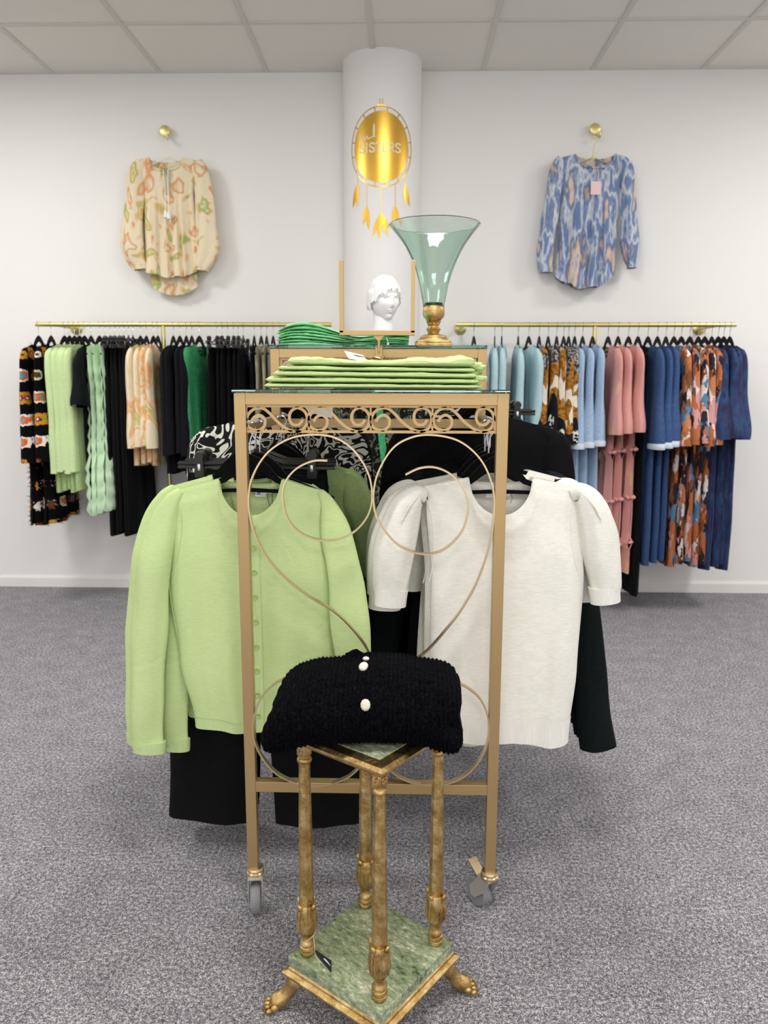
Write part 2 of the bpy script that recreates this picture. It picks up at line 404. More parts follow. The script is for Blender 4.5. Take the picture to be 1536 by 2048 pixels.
# column half sunk in the back wall
CX, CY, CR = -.128, 4.556, .213
b = NB(); lathe(b, [(CR, 0), (CR, CEIL+.02)], (CX, CY, 0), 96); struct('column', b, MAT['column'], True)
# the recessed lamp panels
m_em = mat('lit_diffuser', (255, 250, 240), .5); m_em.node_tree.nodes['Principled BSDF'].inputs['Emission Color'].default_value = (1, .97, .92, 1)
m_em.node_tree.nodes['Principled BSDF'].inputs['Emission Strength'].default_value = 3
for i, (x, y) in enumerate(LAMPS):
    t = empty('ceiling_light', 'square lit ceiling panel out of the photo above the shop floor', 'ceiling light', (x, y, CEIL-.012), group='square ceiling light panels')
    b = NB()
    for dx, dy, sx, sy in ((-.29, 0, .02, .6), (.29, 0, .02, .6), (0, -.29, .56, .02), (0, .29, .56, .02)): box(b, (dx, dy, 0), (sx, sy, .02))
    mk('frame', b, MAT['grid'], t, False)
    b = NB(); box(b, (0, 0, .006), (.56, .56, .006)); mk('diffuser', b, m_em, t, False)

# ------------------------------------------------------------------ gold logo film on the column
def onc(px, py, off=.0012):
    """point of the column face at arc px, height py"""
    a = px/CR; r = CR+off
    return Vector((CX+r*sin(a), CY-r*cos(a), py))
def film(bm, poly, off, thick=.0006, sub=1):
    n = len(poly)
    a = [bm.verts.new(onc(x, z, off+thick)) for x, z in poly]; c = [bm.verts.new(onc(x, z, off)) for x, z in poly]
    bm.faces.new(a); bm.faces.new(c[::-1])
    for i in range(n): bm.faces.new((a[i], c[i], c[(i+1) % n], a[(i+1) % n]))
def film_line(bm, pts, w, off):
    pts = [Vector((p[0], 0, p[1])) for p in pts]
    for i in range(len(pts)-1):
        t = (pts[i+1]-pts[i]).normalized(); n = Vector((-t.z, 0, t.x))*w/2; e = t*w*.15
        q = [pts[i]-e+n, pts[i]-e-n, pts[i+1]+e-n, pts[i+1]+e+n]
        film(bm, [(v.x, v.z) for v in q], off)
logo = empty('wall_sticker', 'gold dreamcatcher logo film with feathers on the round white column', 'sticker', (0, 0, 0))
DZ = 2.479; RX, RZ = .156, .177
b = NB(); N = 44
for i in range(N):                       # disc in vertical strips so it follows the curve
    xa, xb = -RX+2*RX*i/N, -RX+2*RX*(i+1)/N
    za, zb = RZ*sqrt(max(0, 1-(xa/RX)**2)), RZ*sqrt(max(0, 1-(xb/RX)**2))
    poly = [(xa, DZ-za), (xb, DZ-zb), (xb, DZ+zb), (xa, DZ+za)]
    if i == 0: poly = [(xa, DZ), (xb, DZ-zb), (xb, DZ+zb)]
    if i == N-1: poly = [(xa, DZ-za), (xb, DZ), (xa, DZ+za)]
    vs = [b.verts.new(onc(x, z, .0015)) for x, z in poly]; b.faces.new(vs)
bmesh.ops.remove_doubles(b, verts=b.verts, dist=.00001)
o = mk('disc', b, MAT['foil'], logo)
b = NB()
circ = [((RX+.021)*sin(2*pi*k/64), DZ+(RZ+.022)*cos(2*pi*k/64)) for k in range(65)]
film_line(b, circ, .0045, .0014)
circ2 = [((RX+.012)*sin(2*pi*k/64), DZ+(RZ+.012)*cos(2*pi*k/64)) for k in range(65)]
for k in range(16):
    a = 2*pi*(k+.5)/16
    film_line(b, [((RX+.003)*sin(a), DZ+(RZ+.003)*cos(a)), ((RX+.023)*sin(a), DZ+(RZ+.024)*cos(a))], .006, .0014)
mk('ring', b, MAT['foil'], logo)
b = NB(); film_line(b, [(-.006, DZ+RZ+.02), (-.008, DZ+RZ+.06)], .003, .0014); film_line(b, [(.006, DZ+RZ+.02), (.008, DZ+RZ+.06)], .003, .0014); film(b, [(-.03, DZ+RZ+.018), (.03, DZ+RZ+.018), (.012, DZ+RZ+.032), (-.012, DZ+RZ+.032)], .0014)
mk('hanging_loop', b, MAT['foil'], logo)
def feather(bm, x, z, L, ang, w):
    n = 14; c, s = cos(ang), sin(ang); Lp, Rp = [], []
    for i in range(n+1):
        t = i/n; ww = w*(sin(pi*min(1, t*1.05+.05))**.7)*(1-.25*t); j = .72 if i % 2 else 1
        u = -L*t; Lp.append((-ww*j, u)); Rp.append((ww*j*.85, u-.004*(i % 2)))
    for i in range(n):
        q = [Lp[i], (0, -L*i/n), (0, -L*(i+1)/n), Lp[i+1]]; q2 = [(0, -L*i/n), Rp[i], Rp[i+1], (0, -L*(i+1)/n)]
        for Q in (q, q2): film(bm, [(x+a*c-bb*s, z+a*s+bb*c) for a, bb in Q], .0014)
for (x, drop, fs) in ((-.135, .05, [(-.3, .125), (-.02, .125)]), (-.078, .115, [(-.22, .10), (.1, .13)]), (0, .135, [(-.38, .135), (-.1, .14), (.3, .13), (.55, .09)]), (.078, .115, [(-.15, .10), (.22, .12)]), (.135, .05, [(.06, .115), (.3, .12)])):
    zt = DZ-(RZ+.022)*sqrt(1-(x/(RX+.021))**2)
    b = NB()
    k = 0; z = zt
    film_line(b, [(x, zt), (x, zt-drop)], .0016, .0013)
    while z > zt-drop:
        film_line(b, [(x, z-.002), (x, z-.007)], .005, .0015); z -= .014
    mk('bead_string', b, MAT['foil'], logo)
    for ang, L in fs:
        b = NB(); feather(b, x, zt-drop, L, ang, .0165); mk('feather', b, MAT['foil'], logo)
# lettering
def stroke_letters(bm, text, x, z, h, w, gap, off):
    G_ = {'S': [[(1, .82), (.8, .97), (.35, 1), (.06, .86), (.08, .64), (.5, .5), (.92, .36), (.95, .13), (.62, 0), (.2, .02), (0, .2)]],
          'I': [[(.5, 0), (.5, 1)], [(.2, 0), (.8, 0)], [(.2, 1), (.8, 1)]], 'T': [[(.5, 0), (.5, 1)], [(0, 1), (1, 1)], [(0, 1), (0, .8)], [(1, 1), (1, .8)], [(.28, 0), (.72, 0)]],
          'E': [[(.15, 0), (.15, 1)], [(0, 1), (.9, 1), (.9, .82)], [(0, 0), (.95, 0), (.95, .18)], [(.15, .52), (.7, .52)]],
          'R': [[(.15, 0), (.15, 1)], [(0, 1), (.6, 1), (.88, .86), (.86, .62), (.6, .5), (.15, .5)], [(.45, .5), (1, 0)], [(0, 0), (.32, 0)]]}
    for ch in text:
        ww = w*(.55 if ch == 'I' else 1)
        for i, st in enumerate(G_[ch]):
            film_line(bm, [(x+a*ww, z+c*h) for a, c in st], h*(.17 if (i == 0) else .11), off)
        x += ww+gap
b = NB(); stroke_letters(b, 'SISTERS', -.118, DZ-.024, .044, .027, .0075, .0024)
mk('lettering', b, MAT['letter'], logo)
b = NB()
sc = crom([(-.125, 0, .03), (-.117, 0, .055), (-.108, 0, .04), (-.1, 0, .024), (-.095, 0, .044), (-.085, 0, .026), (-.076, 0, .045), (-.068, 0, .03), (-.055, 0, .036), (-.042, 0, .04), (-.036, 0, .05), (-.036, 0, .10), (-.041, 0, .07), (-.038, 0, .042), (-.03, 0, .04)], 4)
film_line(b, [(p.x, DZ+p.z+.012) for p in sc], .005, .0024)
mk('script_lettering', b, MAT['letter'], logo)
b = NB(); film_line(b, [(-.09, DZ-.04), (.125, DZ-.04)], .0035, .0024); film_line(b, [(-.09, DZ-.056), (.125, DZ-.056)], .0045, .0024)
mk('underline', b, MAT['letter'], logo)

# ------------------------------------------------------------------ hangers
def hook_pts(z1, r=.014, tilt=0):
    pts = [Vector((r*cos(a)+0, 0, -r+r*sin(a))) for a in [radians(x) for x in range(-20, 200, 20)]]
    pts = [Vector((-p.x, 0, p.z)) for p in pts]
    return [Vector((.0, 0, z1)), Vector((0, 0, z1*.6))] + [Vector((.004, 0, -.034)), Vector((.011, 0, -.024))] + [Vector((r*cos(a), 0, -r+r*sin(a))) for a in [radians(x) for x in range(-15, 215, 23)]]

def make_hanger(label, kind='flat', group=None, hw=.186, wire='steel', body='velvet'):
    t = empty('coat_hanger', label, 'coat hanger', group=group)
    b = NB(); tube(b, hook_pts(-.082 if kind != 'wall' else -.10), .0017, 6); mk('hook', b, MAT[wire], t)
    b = NB()
    if kind == 'flat':
        out = [(0, -.074), (.012, -.076), (.03, -.09), (.07, -.108), (.13, -.126), (hw, -.150), (hw, -.166), (.18, -.170), (-.18, -.170), (-hw, -.166), (-hw, -.150), (-.13, -.126), (-.07, -.108), (-.03, -.09), (-.012, -.076)]
        inn = [(0, -.104), (.05, -.122), (.10, -.137), (.17, -.161), (-.17, -.161), (-.10, -.137), (-.05, -.122)]
        # ring of quads between outline and opening
        R = [(0, -.074), (.02, -.082), (.045, -.102), (.068, -.130), (.13, -.155), (hw-.008, -.176), (hw-.008, -.184), (.12, -.167), (0, -.163)]
        I = [(0, -.106), (.02, -.113), (.04, -.126), (.06, -.141), (.11, -.157), (.145, -.1665), (.143, -.1665), (.1, -.158), (0, -.154)]
        for s in (1, -1):
            for i in range(len(R)-1):
                q = [R[i], R[i+1], I[i+1], I[i]]
                prism(b, [(s*x, z) for x, z in q], -.003, .003)
        bmesh.ops.remove_doubles(b, verts=b.verts, dist=.0001)
        mk('body', b, MAT[body], t, False)
    elif kind == 'clip':
        tube(b, crom([(0, 0, -.074), (.004, 0, -.084), (.03, 0, -.095), (.06, 0, -.108), (.09, 0, -.113), (.2, 0, -.114)], 4), .004, 8)
        tube(b, crom([(0, 0, -.074), (-.004, 0, -.084), (-.03, 0, -.095), (-.06, 0, -.108), (-.09, 0, -.113), (-.2, 0, -.114)], 4), .004, 8)
        box(b, (0, 0, -.123), (.40, .007, .006), bev=.001)
        mk('body', b, MAT['blackp'], t)
        for s in (-1, 1):
            b = NB(); x = s*.143
            lathe(b, [(.0105, -.006), (.0125, 0), (.0105, .006)], (0, 0, 0), 16)
            bmesh.ops.transform(b, matrix=Matrix.Translation((x, 0, -.095)) @ Matrix.Rotation(pi/2, 4, 'X') @ Matrix.Diagonal((1.1, 1, 1.6, 1)), verts=b.verts)
            prism(b, [(x-.0085, -.098), (x+.0085, -.098), (x+.011, -.125), (x+.0125, -.148), (x-.0125, -.148), (x-.011, -.125)], -.009, .009)
            c = mk('clip', b, MAT['blackp'], t)
            b = NB(); box(b, (x, -.0095, -.122), (.007, .003, .017), bev=.0008); mk('clip_spring', b, MAT['steel'], c)
    else:
        tube(b, [(-hw, 0, -.18), (-hw+.02, 0, -.170), (0, 0, -.10), (hw-.02, 0, -.170), (hw, 0, -.18), (hw-.02, 0, -.186), (-hw+.02, 0, -.186), (-hw, 0, -.18)], .003, 8)
        lathe(b, [(.004, -.02), (.006, -.012), (.004, -.004)], (0, 0, -.085), 12)
        mk('body', b, MAT[wire], t)
    return t

# ------------------------------------------------------------------ clothes
def cloth_body(XL, XR, ztf, ztb, zb, T, folds=(), namp=.004, nsc=6., seed=0, nu=28, nv=34, v0=0, v1=1, neck=(0, .06, .025), pw=.6, both=True, tiers=None, ucut=None):
    """front and back cloth sheets meeting along the sides; -y is the front"""
    bm = NB(); grids = []
    for side in ((-1, 1) if both else (-1,)):
        zt = ztf if side < 0 else ztb; g = []
        for i in range(nv+1):
            v = v0+(v1-v0)*i/nv; row = []
            for j in range(nu+1):
                u = -1+2*j/nu
                if u == -1 or u == 1: pass
                xl, xr = XL(v), XR(v); x = xl+(xr-xl)*(u+1)/2
                if callable(zt): top = zt(xl+(xr-xl)*(u+1)/2 if v0 > 0 else XL(0)+(XR(0)-XL(0))*(u+1)/2)
                z = top+(zb(u)-top)*v
                p = max(0, 1-abs(u)**4)**pw
                y = side*T(v)*p
                x0 = XL(0)+(XR(0)-XL(0))*(u+1)/2
                nd = (x0-neck[0])/neck[1]
                if abs(nd) < 1.25: y += side*neck[2]*max(0, 1-(nd/1.25)**2)*max(0, 1-v*5)
                for k, a, ph, dr in folds:
                    y += a*sin(k*u*pi+ph+dr*v)*(min(1, v*1.6)**1.3)*(1-abs(u)**6)
                y += namp*nz(x*nsc+seed, z*nsc*.6, side*3.+seed)*min(1, v*4+.15)
                if tiers:
                    y, x = tiers(v, u, x, y, side)
                row.append(bm.verts.new((x, y, z)))
            g.append(row)
        for i in range(nv):
            for j in range(nu):
                q = (g[i][j], g[i][j+1], g[i+1][j+1], g[i+1][j])
                bm.faces.new(q if side < 0 else q[::-1])
    bmesh.ops.remove_doubles(bm, verts=bm.verts, dist=.0004)
    return bm

def cloth_tube(path, b_=None, y0=0., n=18, m=8, namp=.004, nsc=9., seed=0, folds=0, fa=.0, ym=None, closed_top=True):
    """sleeve or trouser leg: path of (x, z, half width, half depth[, y])"""
    P = crom([(p[0], p[4] if len(p) > 4 else y0, p[1]) for p in path], m)
    A = crom([(p[2], p[3], 0) for p in path], m)
    bm = NB(); rings = []
    for i, (p, a) in enumerate(zip(P, A)):
        t = (P[min(i+1, len(P)-1)]-P[max(i-1, 0)]); t.y = 0; t.normalize(); nrm = Vector((-t.z, 0, t.x))
        f = i/(len(P)-1); ring = []
        for k in range(n):
            th = 2*pi*k/n; c, s = cos(th), sin(th)
            q = p+nrm*a.x*c*(abs(c)**-.15 if abs(c) > .05 else 1)+Vector((0, a.y*s, 0))
            w = namp*nz(q.x*nsc+seed, q.z*nsc*.7, q.y*30+seed)+fa*sin(folds*th+f*3+seed)*min(1, f*2)
            q += (nrm*c+Vector((0, s, 0)))*w
            ring.append(bm.verts.new(q))
        rings.append(ring)
    for R, Q in zip(rings, rings[1:]):
        for k in range(n): bm.faces.new((R[k], R[(k+1) % n], Q[(k+1) % n], Q[k]))
    if closed_top: bm.faces.new(rings[0])
    return bm

def neckband(nx, zs, hw, df, db, w, yy, bt=.004, n=384):
    """rib band round a neck opening"""
    bm = NB(); rings = []
    for k in range(n):
        t = 2*pi*k/n; c, s = cos(t), sin(t); d = df if s > 0 else db
        cen = Vector((nx+hw*c, -s*yy, zs-d*abs(s)**.9*(1 if s > 0 else 1)))
        out = Vector((c*.9, 0, -abs(s)*(1 if s > 0 else .9)-.15)).normalized()
        ring = []; rb = 1+.38*cos(pi*k/2)
        for m_ in range(8):
            a = 2*pi*m_/8
            ring.append(bm.verts.new(cen+out*(w/2)*(1+cos(a))+Vector((0, -bt*rb*sin(a), 0))))
        rings.append(ring)
    for i in range(n):
        R, Q = rings[i], rings[(i+1) % n]
        for k in range(8): bm.faces.new((R[k], R[(k+1) % 8], Q[(k+1) % 8], Q[k]))
    return bm

def shoulder(sh, ns, slope, df, nx=0.):
    """front/back top edge: shoulder slope with a scooped neck"""
    def f(x):
        d = abs(x-nx)
        if d < ns: return sh-df*sqrt(max(0, 1-(d/ns)**2))
        return sh-slope*(d-ns)
    return f

def garment(name, label, cat, m, L, sw=.19, bw=.20, th=.014, thb=.022, sleeve=None, nd=.05, ns=.07, slope=.26, folds=None, seed=0, group=None, sh=-.122,
            hemv=.0, tiers=None, namp=.005, cuffm=None, strap=False, m_sleeve=None, waist=None):
    t = empty(name, label, cat, group=group)
    hwf = interp([(0, sw), (.12, sw*.97), (.3, (sw*.93 if waist is None else waist)), (1, bw)])
    if folds is None: folds = ((3.2, .007, seed, 1.), (7.3, .003, seed*2, -1.))
    T = interp([(0, .004), (.02, th*.5), (.08, th), (1, thb)])
    zf = shoulder(sh, ns, slope, nd); zb_ = shoulder(sh, ns, slope, .012)
    b = cloth_body(lambda v: -hwf(v), hwf, zf, zb_, lambda u: sh-L+hemv*cos(u*pi*1.0)+.006*sin(5*u+seed), T, folds, namp, 7, seed, 26, 36, neck=(0, ns, .02), tiers=tiers)
    mk('body', b, m, t)
    if sleeve:
        ln, a0, a1, d1 = sleeve[:4]; out = sleeve[4] if len(sleeve) > 4 else .012; zs = sh-slope*(sw-ns)-.004
        for s in (-1, 1):
            path = [(s*(sw-.045), zs+.002, .012, .006), (s*(sw-.012), zs-.02, .03, .015), (s*(sw+.002), zs-.075, a0, .02), (s*(sw+out*.6), zs-ln*.5, a0*.92, .02+.2*(d1-.02)), (s*(sw+out), zs-ln*.86, a1, d1), (s*(sw+out*1.2), zs-ln, a1, d1)]
            b = cloth_tube(path, seed=seed+s, namp=namp*1.2, folds=4, fa=.0025, n=20)
            o = mk('sleeve', b, m_sleeve or m, t)
            if cuffm is not None:
                b = cloth_tube([(s*(sw+out*1.17), zs-ln+.014, a1*1.06, d1*1.1), (s*(sw+out*1.2), zs-ln, a1*1.1, d1*1.15), (s*(sw+out*1.2), zs-ln-.014, a1*1.05, d1*1.1)], seed=seed, namp=.006, nsc=60)
                mk('cuff', b, cuffm, o)
    return t

def trousers(label, m, L, group, wide=.085, seed=0, top=-.14, hw=.16, th=.02, spread=.01):
    t = empty('trousers', label, 'trousers', group=group)
    b = cloth_tube([(0, top, hw, .008), (0, top-.02, hw*1.01, .011), (0, top-.045, hw*1.02, .012)], n=36, namp=.001); mk('waistband', b, m, t)
    for s in (-1, 1):
        c = hw*.5
        b = cloth_tube([(s*c, top-.04, hw*.54, .011), (s*c, top-.2, hw*.56, th), (s*(c+spread), top-L*.6, wide, th*1.1), (s*(c+spread*1.5+.003), top-L, wide*1.03, th*1.25)], n=26, seed=seed+s, namp=.005, folds=5, fa=.004)
        mk('leg', b, m, t)
    return t

# ------------------------------------------------------------------ wall rails
RY, RZ_ = 4.38, 1.5725
def wall_rail(label, x0, x1, xpost, ends):
    t = empty('clothes_rail', label, 'clothes rail', (xpost, RY, 0))
    b = NB(); tube(b, [(x0-xpost, 0, RZ_), (x1-xpost, 0, RZ_)], .0125, 16); mk('rail_tube', b, MAT['brass'], t)
    for x in ends:
        b = NB(); tube(b, [(x-xpost, 0, RZ_), (x-xpost, WALL-RY, RZ_-.004)], .0115, 14); br = mk('bracket', b, MAT['brass'], t)
        b = NB(); lathe(b, [(.036, 0), (.036, .006), (.030, .010), (.018, .014), (.016, .03)], (0, 0, 0), 28)
        bmesh.ops.transform(b, matrix=Matrix.Translation((x-xpost, WALL-RY-.0005, RZ_-.004)) @ Matrix.Rotation(pi/2, 4, 'X'), verts=b.verts)
        mk('wall_flange', b, MAT['brass'], br)
    b = NB(); tube(b, [(0, 0, RZ_-.01), (0, 0, .012)], .0115, 14); mk('post', b, MAT['brass'], t)
    b = NB(); lathe(b, [(.035, 0), (.035, .006), (.014, .012), (.013, .02)], (0, 0, 0), 24); mk('foot_plate', b, MAT['brass'], t)
    return t
wall_rail('brass clothes rail on the back wall left of the column', -2.045, -.40, -1.334, (-1.93, -.48))
wall_rail('brass clothes rail on the back wall right of the column', .283, 1.80, 1.04, (.325, 1.70))
APEX = RZ_+.0125+.0015
def hx(px): return atY(px, 654, RY).x
ORD = ['first', 'second', 'third', 'fourth', 'fifth', 'sixth', 'seventh', 'eighth', 'ninth', 'tenth', 'eleventh', 'twelfth']
flat0 = make_hanger('x'); clip0 = make_hanger('x', 'clip')
used = {}
def hlabel(l):
    w = l.split(); return ' '.join(['black hanger with']+w[:13])
def hang(px, proto, rot, kind='flat', dz=0, label=None, group=None, Y=RY, apex=APEX, x=None, hl=None, sc=(1, 1, 1)):
    X = hx(px) if x is None else x
    hp = flat0 if kind == 'flat' else clip0
    if used.get(kind): h = copy_tree(hp)
    else: h = hp; used[kind] = 1
    h.location = (X, Y, apex); h.rotation_euler = (0, 0, rot); h['label'] = hl or (hlabel(label)); h['group'] = 'black hangers'
    if proto is None: return
    if used.get(proto.name): g = copy_tree(proto)
    else: g = proto; used[proto.name] = 1
    g.location = (X, Y, apex+dz); g.rotation_euler = (0, 0, rot); g.scale = sc
    g['label'] = label
    if group: g['group'] = group
    return g
rng = random.Random(3)
def run(pxs, proto, side, text, group, kind='flat', jit=.06, yaw=0., lab=None):
    """text contains {} for the place in the row, counted from the left"""
    n = len(pxs)
    for i, px in enumerate(pxs):
        r = (pi/2 if side < 0 else -pi/2)+yaw+rng.uniform(-jit, jit)
        l = (lab[i] if lab else text.format(ORD[i]))
        hang(px, proto, r, kind, 0, l, group if n > 1 else None, sc=(1, 1, 1-.012*(i % 3)))

# left rail, from its left end -------------------------------------------------
g = garment('crochet_jacket', 'x', 'jacket', MAT['crochet'], .99, .2, .225, .02, .045, (.60, .055, .06, .045, .01), nd=.16, ns=.06, seed=1, namp=.01)
for o in list(g.children):                # shaggy fringe of yarn ends
    if o.name.startswith('body'):
        b = NB(); R = random.Random(5); me = o.data
        for v in R.sample(list(me.vertices), min(1400, len(me.vertices))):
            n = v.normal; p = v.co
            for k in range(2):
                d = (n+Vector((R.uniform(-1, 1), R.uniform(-1, 1), R.uniform(-1.2, .3)))*.8).normalized()*R.uniform(.012, .03); w = d.orthogonal().normalized()*.0014
                a = [b.verts.new(p+w), b.verts.new(p-w), b.verts.new(p+d)]; b.faces.new(a)
        mk('yarn_fringe', b, MAT['crochet'], g, False)
run([76, 101], g, -1, '', 'crochet jackets on the left wall rail', yaw=.05, lab=['long black granny-square crochet jacket at the far left end of the rail', 'second black granny-square crochet jacket, just right of the outermost one'])
g = garment('knitted_tunic', 'x', 'tunic', MAT['mintlime'], .80, .2, .21, .014, .020, (.66, .038, .036, .022, .01), seed=3)
run([128, 138, 148, 158, 168], g, -1, 'pale lime linen tunic, {} from the left beside the crochet jackets', 'pale lime tunics on the left wall rail')
g = garment('blouse', 'x', 'blouse', MAT['black'], .78, .19, .17, .014, .024, (.30, .06, .075, .042, .03), seed=4, m_sleeve=MAT['pine'])
run([181], g, -1, '', None, lab=['black flounce-sleeved blouse between lime tunics and mint tulle dresses'])
def tulle_t(v, u, x, y, side):
    k = (v*11) % 1.; k = k if v > .12 else 0; return y*(1+.35*k)+side*.006*k+.002*sin(40*u+v*30), x*(1+.04*k)
g = garment('tulle_dress', 'x', 'dress', MAT['tulle'], .93, .18, .235, .018, .045, None, nd=.1, ns=.09, seed=5, tiers=tulle_t, folds=((9, .006, 0, 0), (4, .005, 1, 1)))
run([198, 209, 219], g, -1, 'mint ruffled tulle dress, {} of three from the left', 'mint tulle dresses on the left wall rail')
g = trousers('x', MAT['black'], 1.03, None, .11, 2)
run([229, 238, 247, 256, 265], g, -1, 'long black trousers on left wall rail, {} from the mint dresses', 'black trousers on the left wall rail', 'clip')
g = garment('blouse', 'x', 'blouse', MAT['beige'], .66, .2, .2, .014, .022, (.52, .04, .05, .034, .0), seed=7)
run([280, 292, 306, 315], g, -1, 'cream and orange floral blouse, {} from the left on left wall rail', 'cream floral blouses on the left wall rail')
g = garment('knitted_jumper', 'x', 'top', MAT['navyblack'], .70, .205, .2, .015, .024, (.56, .042, .04, .026, .01), seed=8)
run([346, 359, 372, 383], g, -1, 'blue-black long-sleeved top right of brass post, {} from the left', 'blue-black tops on the left wall rail')
g = garment('satin_dress', 'x', 'dress', MAT['emerald'], .78, .19, .2, .014, .03, (.48, .045, .05, .03, .0), nd=.08, seed=9)
run([398], g, -1, '', None, yaw=-.12, lab=['emerald green satin dress hanging between black tops and black skirts'])
g = trousers('x', MAT['black'], .98, None, .10, 12)
run([433, 444, 455, 466, 476, 486], g, -1, 'black ribbed trousers right of the emerald dress, {} from the left', 'black trousers right of the emerald dress', 'clip')
g = garment('knitted_vest', 'x', 'vest', MAT['navyblack'], .72, .15, .19, .014, .022, None, ns=.06, seed=14)
run([508], g, -1, '', None, lab=['dark navy vest hanging alone near the display stand'])
g = garment('printed_blouse', 'x', 'blouse', MAT['taupe'], .62, .17, .19, .014, .02, None, seed=15)
run([522, 533, 546, 560], g, -1, 'grey-beige printed blouse right of the navy vest, {} from the left', 'grey-beige blouses behind the display stand')

# right rail ------------------------------------------------------------------
g = garment('denim_jacket', 'x', 'jacket', MAT['aqua'], .66, .2, .2, .02, .024, (.56, .055, .048, .03, .0), seed=21, nd=.03)
run([948, 990, 1004, 1037, 1058], g, 1, 'pale aqua denim jacket on the right wall rail, {} from the left', 'pale aqua denim jackets', jit=.12)
g = garment('printed_dress', 'x', 'dress', MAT['banded'], .98, .18, .2, .014, .028, (.50, .055, .075, .036, .02), seed=22, nd=.08, m_sleeve=MAT['banded'])
run([1079, 1097, 1114, 1128, 1138], g, 1, 'mustard, white and black banded dress, {} from the left', 'mustard and black banded dresses on the right wall rail')
g = garment('denim_dress', 'x', 'dress', MAT['sky'], 1.0, .19, .2, .015, .028, (.50, .055, .06, .034, .02), seed=23, cuffm=MAT['fray'])
run([1150, 1166, 1186], g, 1, 'light blue denim dress with frayed cuffs, {} from the left', 'light blue denim dresses')
def tier_p(v, u, x, y, side):
    for q in (.45, .68, .86):
        d = v-q
        if -.012 < d < .012: y += side*.012*(1+.4*sin(60*u)); x *= 1.03
    return y, x
g = garment('tiered_dress', 'x', 'dress', MAT['pink'], 1.27, .19, .195, .014, .026, (.44, .055, .085, .036, .01), nd=.10, seed=24, tiers=tier_p, folds=((4, .009, 1, .6), (9, .004, 2, 0)))
for o in list(g.children):
    if o.name.startswith('body'):
        for q in (.45, .66, .86):
            z = -.122-1.27*q
            b = NB(); pts = []
            for k in range(61):
                a = 2*pi*k/60; rr = 1+.03*sin(17*a)
                pts.append((.192*cos(a)*rr, .030*sin(a)*rr+.006*sin(4*a), z+.004*sin(23*a)))
            tube(b, pts, .0085, 8, False); mk('ruffle', b, MAT['pink'], g)
run([1217, 1237, 1258], g, 1, 'dusty pink tiered maxi dress with wide sleeves, {} of three from the left', 'pink tiered dresses on the right wall rail')
g = garment('maxi_dress', 'x', 'dress', MAT['black'], 1.36, .17, .2, .014, .03, None, nd=.1, seed=25)
run([1277], g, 1, '', None, lab=['full-length black dress between pink and denim blue dresses'])
g = garment('denim_dress', 'x', 'dress', MAT['denim'], 1.19, .19, .2, .015, .026, (.50, .055, .075, .035, .02), seed=26, cuffm=MAT['fray'])
run([1297, 1316, 1333], g, 1, 'mid blue denim dress with white frayed cuffs, {} of three from the left', 'mid blue denim dresses')
g = garment('printed_dress', 'x', 'dress', MAT['multi'], 1.20, .185, .2, .014, .026, (.50, .055, .085, .034, .02), seed=27, nd=.1)
run([1349, 1364, 1381, 1398, 1411], g, 1, 'rust, blue and white printed dress, {} from the left', 'rust and blue printed dresses')
g = garment('tie_dye_dress', 'x', 'dress', MAT['navy'], 1.22, .2, .2, .015, .028, (.46, .05, .092, .05, .02), seed=28)
run([1425, 1438, 1449, 1461], g, 1, 'navy tie-dye dress with puffed sleeves near the rail end, {} from the left', 'navy tie-dye dresses at the right rail end')

